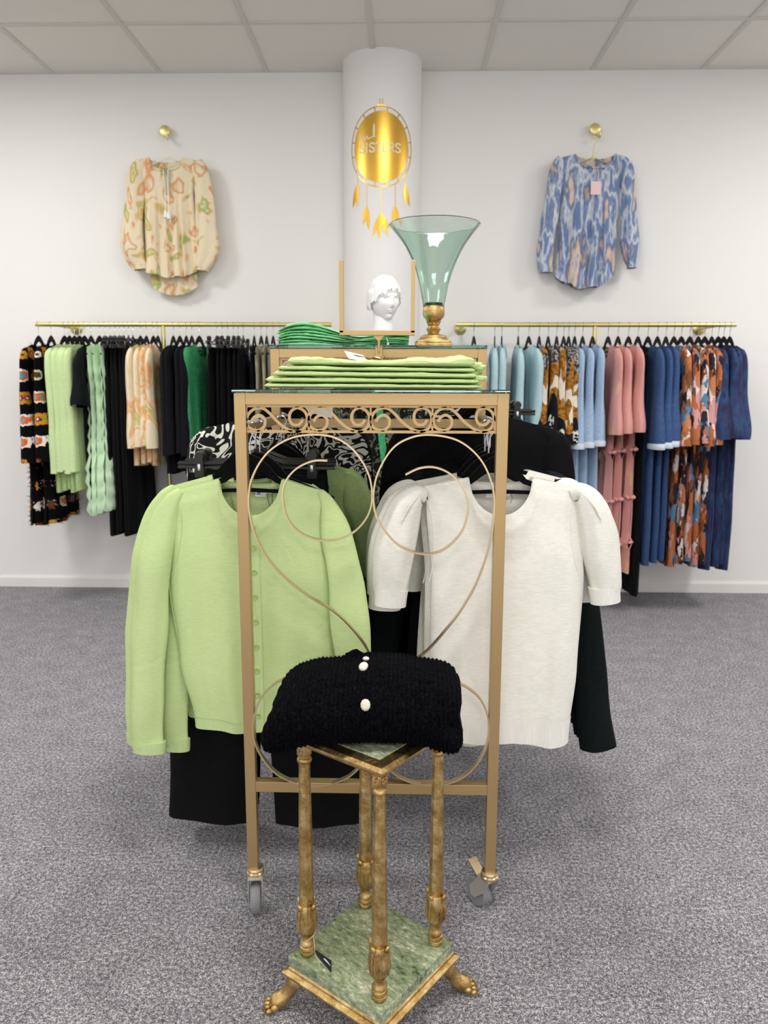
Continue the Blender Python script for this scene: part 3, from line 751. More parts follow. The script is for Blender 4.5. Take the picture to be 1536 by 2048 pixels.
# ------------------------------------------------------------------ wall knobs and the two blouses
def knob(px, py, label):
    p = atY(px, py, WALL-.04); t = empty('wall_hook', label, 'hook', (p.x, WALL, p.z))
    b = NB(); lathe(b, [(.012, 0), (.012, .022), (.020, .028), (.029, .034), (.031, .042), (.028, .05), (.015, .054)], (0, 0, 0), 28)
    bmesh.ops.transform(b, matrix=Matrix.Rotation(pi/2, 4, 'X'), verts=b.verts); mk('knob', b, MAT['brass'], t)
    b = NB(); tube(b, crom([(.0, -.03, -.012), (.012, -.045, -.035), (.02, -.06, -.05), (.022, -.078, -.046), (.021, -.08, -.03)], 5), .0055, 10); mk('prong', b, MAT['brass'], t)
    return p
def wall_blouse(name, label, m, kpx, spec, Y=4.565):
    def L(px, py): p = atY(px, py, Y); return (p.x-ox, p.z-oz)
    o = atY(kpx, 276, Y); ox, oz = o.x, o.z
    t = empty(name, label, 'blouse', (ox, Y, oz))
    xl = interp([(v, L(px, 420)[0]) for v, px, _ in spec['sides']]); xr = interp([(v, L(px, 420)[0]) for v, _, px in spec['sides']])
    nx = L(spec['neck'][0], 400)[0]; ns = spec['neck'][3]/352./1.0; zs = L(400, spec['neck'][1])[1]
    zf = shoulder(zs, ns, .24, (spec['neck'][2]-spec['neck'][1])/352., nx); zbk = shoulder(zs, ns, .24, .025, nx)
    hf = lambda u: L(400, spec['hem'][0])[1]+spec['hem'][2]*(u*u)+.005*sin(9*u)
    folds = ((5.5, .012, .4, .5), (9.5, .006, 1.7, -.4), (2.2, .008, 2, 0))
    b = cloth_body(xl, xr, zf, zbk, hf, interp([(0, .003), (.1, .02), (1, .034)]), folds, .008, 7, 3, 54, 50, neck=(nx, ns, .012))
    mk('body', b, m, t)
    if spec.get('back'):
        b = cloth_body(lambda v: xl(1)*.84, lambda v: xr(1)*.84, lambda x: L(400, spec['hem'][0])[1]+.04, lambda x: 0, lambda u: L(400, spec['back'])[1]+.05*u*u, interp([(0, .0), (1, .0)]), ((6, .007, 1, 0),), .004, 8, 2, 40, 8, neck=(0, .01, 0), both=False)
        bmesh.ops.translate(b, verts=b.verts, vec=(0, .02, 0)); mk('back_hem', b, m, t)
    for path in spec['sleeves']:
        b = cloth_tube([(*L(px, py), w/352., d) for px, py, w, d in path], seed=path[0][0], namp=.009, folds=5, fa=.005, n=28); s = mk('sleeve', b, m, t)
        e = path[-1]; pe = path[-2]
        c = L(e[0], e[1]); dx = (L(e[0], e[1])[0]-L(pe[0], pe[1])[0])
        b = cloth_tube([(c[0]-dx*.1, c[1]+.015, e[2]/352.*1.04, e[3]*1.1), (c[0], c[1]-.012, e[2]/352.*1.0, e[3]*1.05)], seed=1, namp=.003, n=20); mk('cuff', b, m, s)
    b = neckband(nx, zs, ns, (spec['neck'][2]-spec['neck'][1])/352., .025, .012, .02); mk('neck_binding', b, m, t)
    return t, L, nx, zs, ox, oz
p = knob(330, 262, 'brass knob hook above the cream floral blouse on the left wall')
h = make_hanger('cream wire hanger under the left wall knob holding a floral blouse', 'wall', hw=.19, wire='whitewire'); 
t, L, nx, zs, ox, oz = wall_blouse('floral_blouse', 'cream orange and green floral blouse with keyhole neck hung on left wall', MAT['cream'], 336,
    dict(sides=[(0, 276, 398), (.08, 282, 394), (.3, 290, 388), (.7, 288, 392), (1, 284, 397)], neck=(335, 314, 338, 33), hem=(556, 0, .04), back=590,
         sleeves=[[(285, 326, 13, .016), (272, 350, 15, .03), (271, 400, 18, .035), (266, 455, 21, .042), (268, 500, 23, .045), (283, 535, 14, .03)],
                  [(392, 326, 13, .016), (403, 350, 15, .03), (409, 400, 18, .035), (414, 455, 21, .042), (416, 500, 23, .045), (403, 537, 13, .03)]]))
h.location = (ox, 4.565, oz-.0)
b = NB()
q = L(336, 345); q2 = L(341, 432)
tube(b, crom([(q[0]-.012, -.05, q[1]), (q[0]-.004, -.055, (q[1]+q2[1])/2), (q2[0]-.01, -.06, q2[1])], 5), .0022, 6)
tube(b, crom([(q[0]+.014, -.05, q[1]), (q[0]+.012, -.055, (q[1]+q2[1])/2), (q2[0]+.008, -.06, q2[1])], 5), .0022, 6)
lathe(b, [(.004, .02), (.008, .012), (.013, -.02)], (q2[0]-.01, -.06, q2[1]), 10); lathe(b, [(.004, .02), (.008, .012), (.013, -.02)], (q2[0]+.008, -.06, q2[1]-.008), 10)
mk('tassel_tie', b, MAT['paper'], t)
b = NB(); prism(b, [(q[0]-.011, q[1]+.01), (q[0]+.011, q[1]+.01), (q[0]+.005, q[1]-.13), (q[0]-.004, q[1]-.13)], -.049, -.047); mk('keyhole_placket', b, MAT['taupe'], t)
p = knob(1190, 258, 'brass knob hook above the blue patterned blouse on the right wall')
h = make_hanger('gold wire hanger under the right wall knob holding a blue blouse', 'wall', hw=.2, wire='brass')
t, L, nx, zs, ox, oz = wall_blouse('ikat_blouse', 'blue white and peach ikat blouse with a pink tag hung on right wall', MAT['ikat'], 1188,
    dict(sides=[(0, 1120, 1247), (.08, 1122, 1244), (.3, 1122, 1236), (.7, 1119, 1236), (1, 1114, 1236)], neck=(1187, 311, 336, 37), hem=(578, 0, .07),
         sleeves=[[(1128, 324, 15, .018), (1113, 346, 15, .03), (1105, 400, 15, .034), (1097, 455, 16, .038), (1091, 505, 16, .038), (1093, 541, 13, .025)],
                  [(1240, 324, 15, .018), (1252, 346, 14, .03), (1255, 400, 15, .034), (1258, 455, 16, .038), (1261, 505, 15, .038), (1264, 532, 9, .03)]]))
h.location = (ox, 4.565, oz)
q = L(1187, 381); b = NB(); box(b, (q[0], -.055, q[1]), (.056, .0012, .068)); mk('price_tag', b, mat('pale_pink_card', (238, 204, 206), .6), t, False)
b = NB(); tube(b, [(q[0], -.055, q[1]+.034), (q[0]-.01, -.05, zs-.075)], .0012, 5); tube(b, crom([(q[0]-.012, -.045, zs-.07), (q[0], -.052, zs-.1), (q[0]+.012, -.045, zs-.07)], 4), .002, 5); mk('neck_cord', b, MAT['cord'], t)

# ------------------------------------------------------------------ display rack
FY = 1.7025; LXl, LXr = -.3552, .2133; TB = .025
RK = empty('display_rack', 'gold painted steel display rack on castors with scroll panels and spiral bars', 'display rack', (-.07, 2.2, 0))
off = Vector((-.07, 2.2, 0))
def rk(name, f, m=MAT['rackgold'], parent=None, smooth=False):
    b = NB(); f(b); bmesh.ops.translate(b, verts=b.verts, vec=-off); return mk(name, b, m, parent or RK, smooth)
RYr = 2.72; UXl, UXr = -.3605, .2165
for (x, y, z1) in ((LXl, FY, 1.243), (LXr, FY, 1.243), (UXl, RYr, 1.357), (UXr, RYr, 1.357)):
    rk('leg', lambda b: box(b, (x, y, (.112+z1)/2), (TB, TB, z1-.112), bev=.0015))
for x in (UXl, UXr): rk('post', lambda b: box(b, (x, 2.2125, 1.243), (TB, TB, .228), bev=.0015))
def bars(b):
    pass
rk('top_bar', lambda b: box(b, ((LXl+LXr)/2, FY, 1.2305), (LXr-LXl-TB, TB, TB), bev=.001))
for x in (LXl, LXr):
    rk('side_bar', lambda b: box(b, (x, (FY+2.2)/2, 1.2305), (TB, 2.2-FY-TB, TB), bev=.001))
rk('top_bar', lambda b: box(b, ((UXl+UXr)/2, 2.2125, 1.3445), (UXr-UXl-TB, TB, TB), bev=.001))
rk('top_bar', lambda b: box(b, ((UXl+UXr)/2, RYr, 1.3445), (UXr-UXl-TB, TB, TB), bev=.001))
for x in (UXl, UXr):
    rk('side_bar', lambda b: box(b, (x, (2.2125+RYr)/2, 1.3445), (TB, RYr-2.2125-TB, TB), bev=.001))
for x in (LXl, LXr):
    rk('hanging_rail', lambda b: box(b, (x, (FY+2.2125)/2, 1.1625), (.02, 2.2125-FY-TB, .022), bev=.002))
for x in (UXl, UXr):
    rk('hanging_rail', lambda b: box(b, (x, (2.2125+RYr)/2, 1.277), (.02, RYr-2.2125-TB, .022), bev=.002))
rk('crossbar', lambda b: box(b, ((UXl+UXr)/2, 2.2125, 1.1505), (UXr-UXl-TB, TB, TB), bev=.001))
rk('crossbar', lambda b: box(b, ((LXl+LXr)/2, FY, .3255), (LXr-LXl-TB, TB, TB), bev=.001))
rk('crossbar', lambda b: box(b, ((UXl+UXr)/2, RYr, .3255), (UXr-UXl-TB, TB, TB), bev=.001))
def zp(zx, zy, Y=FY-.002): return atY(460+zx/2.56, 760+zy/2.56, Y)
def scroll_panel(dx, dy, dz):
    def f(b):
        x0, x1, zt, zb = zp(70, 0).x, zp(1372, 0).x, zp(700, 126).z, zp(700, 272).z
        D = Vector((dx, dy, dz)); y = FY-.002
        for (xx, zz, sx, sz) in (((x0+x1)/2, zt-.003, x1-x0, .007), ((x0+x1)/2, zb+.003, x1-x0, .006), (x0+.003, (zt+zb)/2, .007, zt-zb-.013), (x1-.003, (zt+zb)/2, .007, zt-zb-.013)):
            box(b, (xx+dx, y+dy, zz+dz), (sx, .003, sz))
        for k in range(4):
            o = 318.5*k
            P = [(110, 213), (125, 190), (152, 180), (178, 200), (176, 236), (150, 256), (118, 254), (92, 236), (84, 205), (100, 168), (132, 146), (170, 146), (205, 172), (245, 215), (292, 250), (340, 264), (380, 246), (397, 206), (384, 163), (346, 142), (312, 162), (305, 198), (320, 226), (350, 229), (368, 212), (370, 202)]
            pts = crom([zp(a+o, c) for a, c in P], 5)
            strip(b, [p+D for p in pts], .0062, .003)
            if k < 3:
                x = zp(402+o, 0).x; box(b, (x+dx, y+dy, (zt+zb)/2+dz), (.004, .003, zt-zb-.012))
            for a in (95, 395):      # small webs in the corners
                for c in (146, 262):
                    pass
    return f
rk('scroll_panel', scroll_panel(0, 0, 0))
rk('scroll_panel', scroll_panel((UXl+UXr-LXl-LXr)/2, 2.2125-FY, .114))
# spiral flat bars in the front frame
YB = FY
def px_path(P): return crom([atY(x, y, YB-.006) for x, y in P], 7)
SPI = [[(655, 921), (625, 922), (592, 938), (570, 966), (566, 1000), (577, 1040), (605, 1068), (650, 1081), (695, 1072), (730, 1040), (744, 1000), (738, 950), (712, 905), (675, 877), (630, 869), (580, 877), (535, 906), (505, 955), (498, 1005), (506, 1055), (528, 1105), (565, 1150), (615, 1190), (665, 1220), (703, 1255), (735, 1300), (746, 1345), (746, 1400), (744, 1470), (730, 1518), (690, 1556), (625, 1570), (560, 1550), (520, 1505), (506, 1455), (520, 1400), (555, 1364), (600, 1348)],
       [(811, 949), (840, 936), (872, 935), (905, 951), (930, 985), (936, 1020), (922, 1065), (885, 1100), (842, 1107), (795, 1088), (758, 1043), (747, 1000), (755, 948), (785, 897), (825, 874), (868, 870), (918, 882), (958, 915), (981, 960), (988, 1010), (980, 1085), (955, 1160), (925, 1215), (895, 1255), (852, 1303), (800, 1340), (765, 1375), (749, 1420), (749, 1480), (765, 1520), (805, 1556), (865, 1570), (925, 1553), (965, 1508), (978, 1455), (965, 1405), (935, 1375), (890, 1355)]]
for P in SPI: rk('spiral_bar', lambda b: strip(b, px_path(P), .0036, .014), MAT['bargold'], smooth=True)
# castors
def caster(x, y, ang, offs, brake):
    def tr(b): bmesh.ops.transform(b, matrix=Matrix.Translation(Vector((x, y, 0))-off) @ Matrix.Rotation(ang, 4, 'Z'), verts=b.verts)
    R = .036
    b = NB(); lathe(b, [(.014, .114), (.0185, .113), (.0205, .108), (.0185, .103), (.0215, .1), (.0215, .094), (.012, .09)], (0, 0, 0), 28)
    tr(b); c = mk('caster', b, MAT['bargold'], RK)
    b = NB()
    for s in (-1, 1):
        # fork cheek in the local YZ plane, travelling along -Y
        q = [(.018, .094), (-.02, .094), (-offs-.012, .05), (-offs-.008, .028), (-offs+.008, .028), (.004, .062)]
        A = [b.verts.new((s*.0155, yy, zz)) for yy, zz in q]; B = [b.verts.new((s*.0175, yy, zz)) for yy, zz in q]
        b.faces.new(A); b.faces.new(B[::-1])
        for i in range(6): b.faces.new((A[i], B[i], B[(i+1) % 6], A[(i+1) % 6]))
    box(b, (0, -.004, .0925), (.035, .042, .004), bev=.001)
    tr(b); mk('fork', b, MAT['zinc'], c, False)
    b = NB(); prof = [(R*.62, -.011), (R*.9, -.0115), (R*.985, -.008), (R, 0), (R*.985, .008), (R*.9, .0115), (R*.62, .011)]
    lathe(b, prof, (0, 0, 0), 40); rot = Matrix.Translation((0, -offs, R+.001)) @ Matrix.Rotation(pi/2, 4, 'Y')
    bmesh.ops.transform(b, matrix=rot, verts=b.verts); tr(b); w = mk('wheel', b, MAT['grip'], c)
    b = NB(); lathe(b, [(.005, -.0125), (R*.5, -.0120), (R*.62, -.0112), (R*.62, .0112), (R*.5, .0120), (.005, .0125)], (0, 0, 0), 28)
    bmesh.ops.transform(b, matrix=rot, verts=b.verts); tr(b); mk('hub', b, MAT['grip'], c)
    if brake:
        b = NB(); r_ = Matrix.Rotation(radians(-32), 3, 'X'); box(b, (0, -offs-.006, .094), (.024, .046, .004), r_, .001); box(b, (0, -offs-.022, .105), (.026, .012, .006), r_, .001)
        tr(b); mk('brake_pedal', b, MAT['bargold'], c, False)
caster(LXl, FY, radians(82), -.002, False) if False else caster(LXl+.004, FY, radians(8), .012, False)
caster(LXr, FY, radians(215), .040, True)
caster(UXl, RYr, radians(200), .03, False); caster(UXr, RYr, radians(160), .03, False)

def pane(label, x0, x1, y0, y1, z0, z1, sup):
    b = NB(); box(b, ((x0+x1)/2, (y0+y1)/2, (z0+z1)/2), (x1-x0, y1-y0, z1-z0), bev=.001)
    return tag(mk('glass_shelf', b, MAT['shelfglass'], smooth=False), label, 'glass shelf')
G1 = 1.2515; G2 = 1.3665
pane('lower green-edged glass shelf carrying the lime knitwear stack', -.371, .2265, 1.684, 2.196, 1.2435, G1, 0)
pane('upper green-edged glass shelf carrying the emerald stack and the vase', -.374, .230, 2.196, 2.735, 1.3575, G2, 0)

# ------------------------------------------------------------------ U shaped sign holder
SH = empty('sign_holder', 'empty gold U-shaped sign holder clamped to the upper shelf bar', 'sign holder', (-.0695, 2.19, 1.357))
so = Vector((-.0695, 2.19, 1.357))
def shp(name, f, m=MAT['rackgold']):
    b = NB(); f(b); bmesh.ops.translate(b, verts=b.verts, vec=-so); return mk(name, b, m, SH, False)
YS = 2.178
xa, xb = atY(683, 600, YS).x, atY(826, 600, YS).x; zt = atY(755, 521, YS).z; zb = atY(755, 666, YS).z
shp('upright', lambda b: box(b, (xa, YS, (zt+zb)/2), (.011, .018, zt-zb), bev=.0008)); shp('upright', lambda b: box(b, (xb, YS, (zt+zb)/2), (.011, .018, zt-zb), bev=.0008))
shp('crosspiece', lambda b: box(b, ((xa+xb)/2, YS, zb), (xb-xa+.011, .018, .013), bev=.0008))
shp('stem', lambda b: (tube(b, [(-.0695, YS, zb-.005), (-.0695, YS, 1.345)], .0042, 10), prism(b, [(-.0695-.016, zb-.006), (-.0695+.016, zb-.006), (-.0695+.004, zb-.02), (-.0695-.004, zb-.02)], YS-.004, YS+.004)))
shp('clamp', lambda b: (box(b, (-.0695, 2.188, 1.345), (.019, .022, .026), bev=.001), box(b, (-.0695, 2.195, 1.3625), (.019, .01, .003))))
def lever(b):
    tube(b, crom([(-.096, 2.176, 1.331), (-.085, 2.170, 1.3335), (-.07, 2.168, 1.331), (-.058, 2.170, 1.327)], 4), .0026, 8); lathe(b, [(.001, -.005), (.0045, 0), (.001, .005)], (-.056, 2.172, 1.333), 10)
shp('clamp_lever', lever, MAT['bargold'])

# ------------------------------------------------------------------ trumpet vase
VX, VY = atY(866.5, 690, 2.36).x, 2.36
V = empty('vase', 'sea-green trumpet glass vase on a brass foot on the upper shelf', 'vase', (VX, VY, G2))
def vz(py): return atY(868, py, VY).z-G2
k_ = VY*.985/F
b = NB()
prof = [(447, 88), (452, 85.5), (460, 80), (472, 71), (490, 59), (505, 51), (519, 44.5), (535, 38.5), (551, 33.5), (570, 28.5), (591, 24.5), (606, 21.8), (618, 20)]
outer = [(Vector((r*k_, vz(y)-.004*(i == 0), 0))) for i, (y, r) in enumerate(prof)]
outer = [(p.x, p.y) for p in crom(outer, 4)]
inner = [(max(r-.0030, .002), z+.001) for r, z in outer]; inner[-1] = (outer[-1][0]-.006, outer[-1][1]+.016); inner[-2] = (outer[-2][0]-.004, outer[-2][1]+.014)
wob = lambda a, z: .010*sin(2*a+1)*min(1, z*3)+.006*sin(7*a+z*30)+.004*sin(13*a-z*20)
ring = [(.0004, outer[-1][1])]+outer[::-1]+[((outer[0][0]+inner[0][0])/2, outer[0][1]+.002)]+inner+[(.0004, inner[-1][1])]
lathe(b, ring, (0, 0, 0), 72, True, wob); mk('glass_trumpet', b, MAT['vase'], V)
b = NB(); k2 = k_
cup = [(612, 20), (619, 21.5), (626, 22), (634, 20), (641, 14), (645, 10), (649, 12.5), (652, 10), (656, 12), (659, 15), (662, 12), (668, 11), (670, 20), (672, 25), (675, 26), (680, 32), (684, 36), (686, 37)]
pf = [(r*k2, max(vz(y), 0.0)) for y, r in cup][::-1]
lathe(b, pf, (0, 0, 0), 40); foot = mk('brass_foot', b, MAT['leaf'], V)
b = NB(); box(b, (0, 0, .006), (.108, .108, .012), bev=.002); box(b, (0, 0, .016), (.098, .098, .009), bev=.002); mk('square_plinth', b, MAT['leaf'], foot, False)
b = NB()
for i in range(14):
    a = 2*pi*i/14; z = vz(647); q = [Vector((.014, -.005, z-.006)), Vector((.019, 0, z+.004)), Vector((.0235, 0, z+.007)), Vector((.014, .005, z-.006)), Vector((.012, 0, z-.008))]
    for tri in ((0, 1, 4), (1, 3, 4), (0, 2, 1), (1, 2, 3), (0, 4, 3, 2)):
        b.faces.new([b.verts.new(Matrix.Rotation(a, 3, 'Z') @ q[t]) for t in tri])
mk('leaf_collar', b, MAT['leaf'], foot, False)

# ------------------------------------------------------------------ folded clothes
def folded(name, label, cat, group, m, x0, x1, y0, y1, zb, zt, seed, notch=.35, nx=90, ns=22, amp=.003, loc=None):
    """a folded garment: a loft along x; zb(x), zt(x) bottom and top"""
    bm = NB(); rings = []
    for i in range(nx+1):
        t = i/nx; x = x0+(x1-x0)*t; e = min(t, 1-t)*(x1-x0)
        tap = sqrt(min(1, max(0.0, 1-(1-e/.006)**2))) if e < .006 else 1
        tap = max(tap, .2)
        b_, t_ = zb(x), zt(x); h = (t_-b_)/2; mz = (t_+b_)/2; ring = []
        yy0 = y0+amp*3*nz(x*14, seed)
        for k in range(ns*2):
            a = 2*pi*k/(ns*2); c, s = cos(a), sin(a)
            # superellipse section, front at -y
            px_ = abs(c)**.35*(1 if c > 0 else -1); pz_ = abs(s)**.8*(1 if s > 0 else -1)
            y = (yy0+y1)/2+(y1-yy0)/2*px_; z = mz+h*tap*pz_
            if c < -.1: y += notch*h*exp(-(pz_/.22)**2)
            lump = amp*nz(x*18+seed, y*18, z*25)+amp*.5*nz(x*60+seed, y*60)
            if s > 0: z += lump*.9
            if c < -.3: y += lump*.8
            ring.append(bm.verts.new((x, y, max(z, b_+.0002) if s <= 0 else z)))
        rings.append(ring)
    n = ns*2
    for R, Q in zip(rings, rings[1:]):
        for k in range(n): bm.faces.new((R[k], R[(k+1) % n], Q[(k+1) % n], Q[k]))
    bm.faces.new(rings[0]); bm.faces.new(rings[-1][::-1])
    o = mk(name, bm, m)
    return tag(o, label, cat, group)
Yf = 1.74
def XL_(px, Y=Yf): return atY(px, 760, Y).x
def ZL_(py, Y=Yf): return atY(750, py, Y).z
g0 = G1+.0004
def lim(x0px, x1px, b0, b1, t0, t1, bump=()):
    zb0, zb1, zt0, zt1 = [ZL_(v) for v in (b0, b1, t0, t1)]
    xa, xb = XL_(x0px), XL_(x1px)
    fb = lambda x: max(g0, zb0+(zb1-zb0)*min(1, max(0, (x-xa)/(xb-xa))))
    ft = lambda x: max(g0+.004, zt0+(zt1-zt0)*min(1, max(0, (x-xa)/(xb-xa)))+sum(a*exp(-((x-XL_(c))/w)**2) for c, w, a in bump))
    return xa, xb, fb, ft
LG = 'folded lime cardigans on the lower glass shelf'
spec = [((527, 960, 777, 778, 765.5, 768), .25, 'bottom folded lime cardigan lying directly on the lower glass shelf'),
        ((530, 958, 765.3, 767.8, 753, 757), .3, 'folded lime cardigan second from bottom of the lower shelf stack'),
        ((546, 953, 752.8, 756.8, 741, 745), .3, 'folded lime cardigan third from bottom of the lower shelf stack'),
        ((556, 950, 740.8, 744.8, 730.5, 735), .3, 'folded lime cardigan just under the tagged topmost one')]
for i, (a, nt, lb) in enumerate(spec):
    xa, xb, fb, ft = lim(*a)
    folded('folded_cardigan', lb, 'cardigan', LG, MAT['lime'], xa, xb, Yf-.0+.0015*(i % 2), Yf+.27, fb, ft, 3+i*7, nt, amp=.0022)
xa, xb, fb, ft = lim(575, 950, 730.3, 734.8, 716, 717, ((590, .03, .0035), (650, .05, .002), (760, .06, -.0035), (850, .06, .003), (925, .03, .006)))
topc = folded('folded_cardigan', 'topmost puffy folded lime cardigan with white price tag on lower shelf', 'cardigan', LG, MAT['lime'], xa, xb, Yf+.004, Yf+.26, fb, ft, 51, .18, amp=.006, nx=140)
b = NB()                                  # bunched sleeve ends at the right
R = random.Random(9)
for i in range(9):
    x = XL_(945+R.uniform(0, 18)); z = ZL_(772-i*5.6); y = Yf+.03+R.uniform(0, .05)
    tube(b, crom([(x-.03, y+.03, z-.001), (x-.008, y-.01, z), (x+.006, y-.018, z-.002), (x+.012, y+.0, z-.001), (x-.005, y+.05, z)], 4), [.0035]*4+[.006]*9+[.004]*4, 9)
for v in b.verts: v.co += Vector((nz(v.co.x*90, v.co.z*90), nz(v.co.y*90, v.co.z*80, 3), 0))*.003; v.co.z = max(v.co.z, g0+.001)
mk('bunched_sleeves', b, MAT['lime'], topc)
zt_ = ZL_(717)
tg = empty('price_tag', 'white price tag on a cord resting on the lime stack', 'price tag', (XL_(712, 1.80), 1.80, 0), .2)
b = NB(); rm = Matrix.Rotation(radians(14), 3, 'X') @ Matrix.Rotation(radians(12), 3, 'Y'); box(b, (0, 0, ZL_(716, 1.78)+.0035), (.045, .075, .0008), rm); mk('card', b, MAT['paper'], tg, False)
b = NB()
for k in range(3): box(b, (0.004, -.024+.01*k, ZL_(716, 1.78)+.0036+.0006), (.026-.006*k, .0025, .0009), rm)
mk('printed_lines', b, MAT['ink'], tg, False)
# emerald stack on the upper shelf: every piece follows the hump of the one below
GG = 'folded emerald tops on the upper glass shelf'; Yg = 2.24
xg0, xg1 = atY(553, 680, Yg).x, atY(820, 680, Yg).x; gb = G2+.0004
def hump(f, x):
    px = (x-xg0)/(xg1-xg0)
    top = .044+.022*exp(-((px-.2)/.22)**2)-.018*exp(-((px-.62)/.2)**2)-.006*exp(-((px-1)/.1)**2)-.010*exp(-((px)/.06)**2)
    low = top*f*(1+.12*sin(px*9+f*4)*(1-f))
    return gb+low
NGR = 7
for i in range(NGR):
    f0, f1 = i/NGR, (i+1)/NGR
    folded('folded_jersey', ['bottom emerald top of the folded stack on the upper glass shelf', 'folded emerald top second from bottom on the upper shelf', 'folded emerald top third from bottom on the upper shelf', 'folded emerald top in the middle of the upper shelf stack', 'folded emerald top third from the top on the upper shelf', 'folded emerald top directly under the topmost one', 'topmost folded emerald top on the upper glass shelf'][i], 'top', GG, MAT['green'],
           xg0+.004*sin(i*2.1)+.004, xg1-.005-.004*sin(i*3.3), Yg+.004*sin(i*1.7), Yg+.24, lambda x: hump(f0, x)+.0002, lambda x: hump(f1, x), 11+i*3, .5, amp=.0045, nx=110)
b = NB(); tube(b, crom([(-.05, 2.236, gb+.022), (-.046, 2.226, gb+.012), (-.045, 2.222, gb+.006)], 4), .0009, 5); box(b, (-.045, 2.221, gb+.004), (.006, .001, .008)); tag(mk('price_tag', b, MAT['paper'], smooth=False), 'tiny white swing ticket hanging at the front of the emerald stack', 'price tag')

# ------------------------------------------------------------------ marble pedestal
PX, PY, PA = -.058, 1.4255, radians(53.4)
P = empty('pedestal_table', 'small gilt pedestal table with green marble slabs, four turned columns and paw feet', 'pedestal', (PX, PY, 0), PA)
def sq(bm, prof):
    """square moulding: list of (half side, z)"""
    rows = [[bm.verts.new((sx*h, sy*h, z)) for sx, sy in ((-1, -1), (1, -1), (1, 1), (-1, 1))] for h, z in prof]
    for A, B in zip(rows, rows[1:]):
        for k in range(4): bm.faces.new((A[k], A[(k+1) % 4], B[(k+1) % 4], B[k]))
    bm.faces.new(rows[0][::-1]); bm.faces.new(rows[-1])
b = NB(); sq(b, [(.112, .068), (.118, .07), (.122, .074), (.129, .077), (.131, .080), (.131, .0835), (.127, .087), (.1225, .0885), (.1215, .092), (.117, .0965)]); mk('base_moulding', b, MAT['leaf'], P, False)
b = NB(); sq(b, [(.1195, .0967), (.1205, .0977), (.1205, .119), (.1195, .12)]); mk('base_slab', b, MAT['marble'], P, False)
b = NB(); sq(b, [(.098, .577), (.108, .579), (.112, .584), (.1165, .587), (.119, .590), (.119, .594), (.113, .600), (.1, .6035), (.097, .604)]); mk('top_frame', b, MAT['leaf'], P, False)
b = NB(); sq(b, [(.0955, .600), (.0955, .6045), (.0948, .6055)]); mk('top_slab', b, MAT['marble'], P, False)
cs = .0935
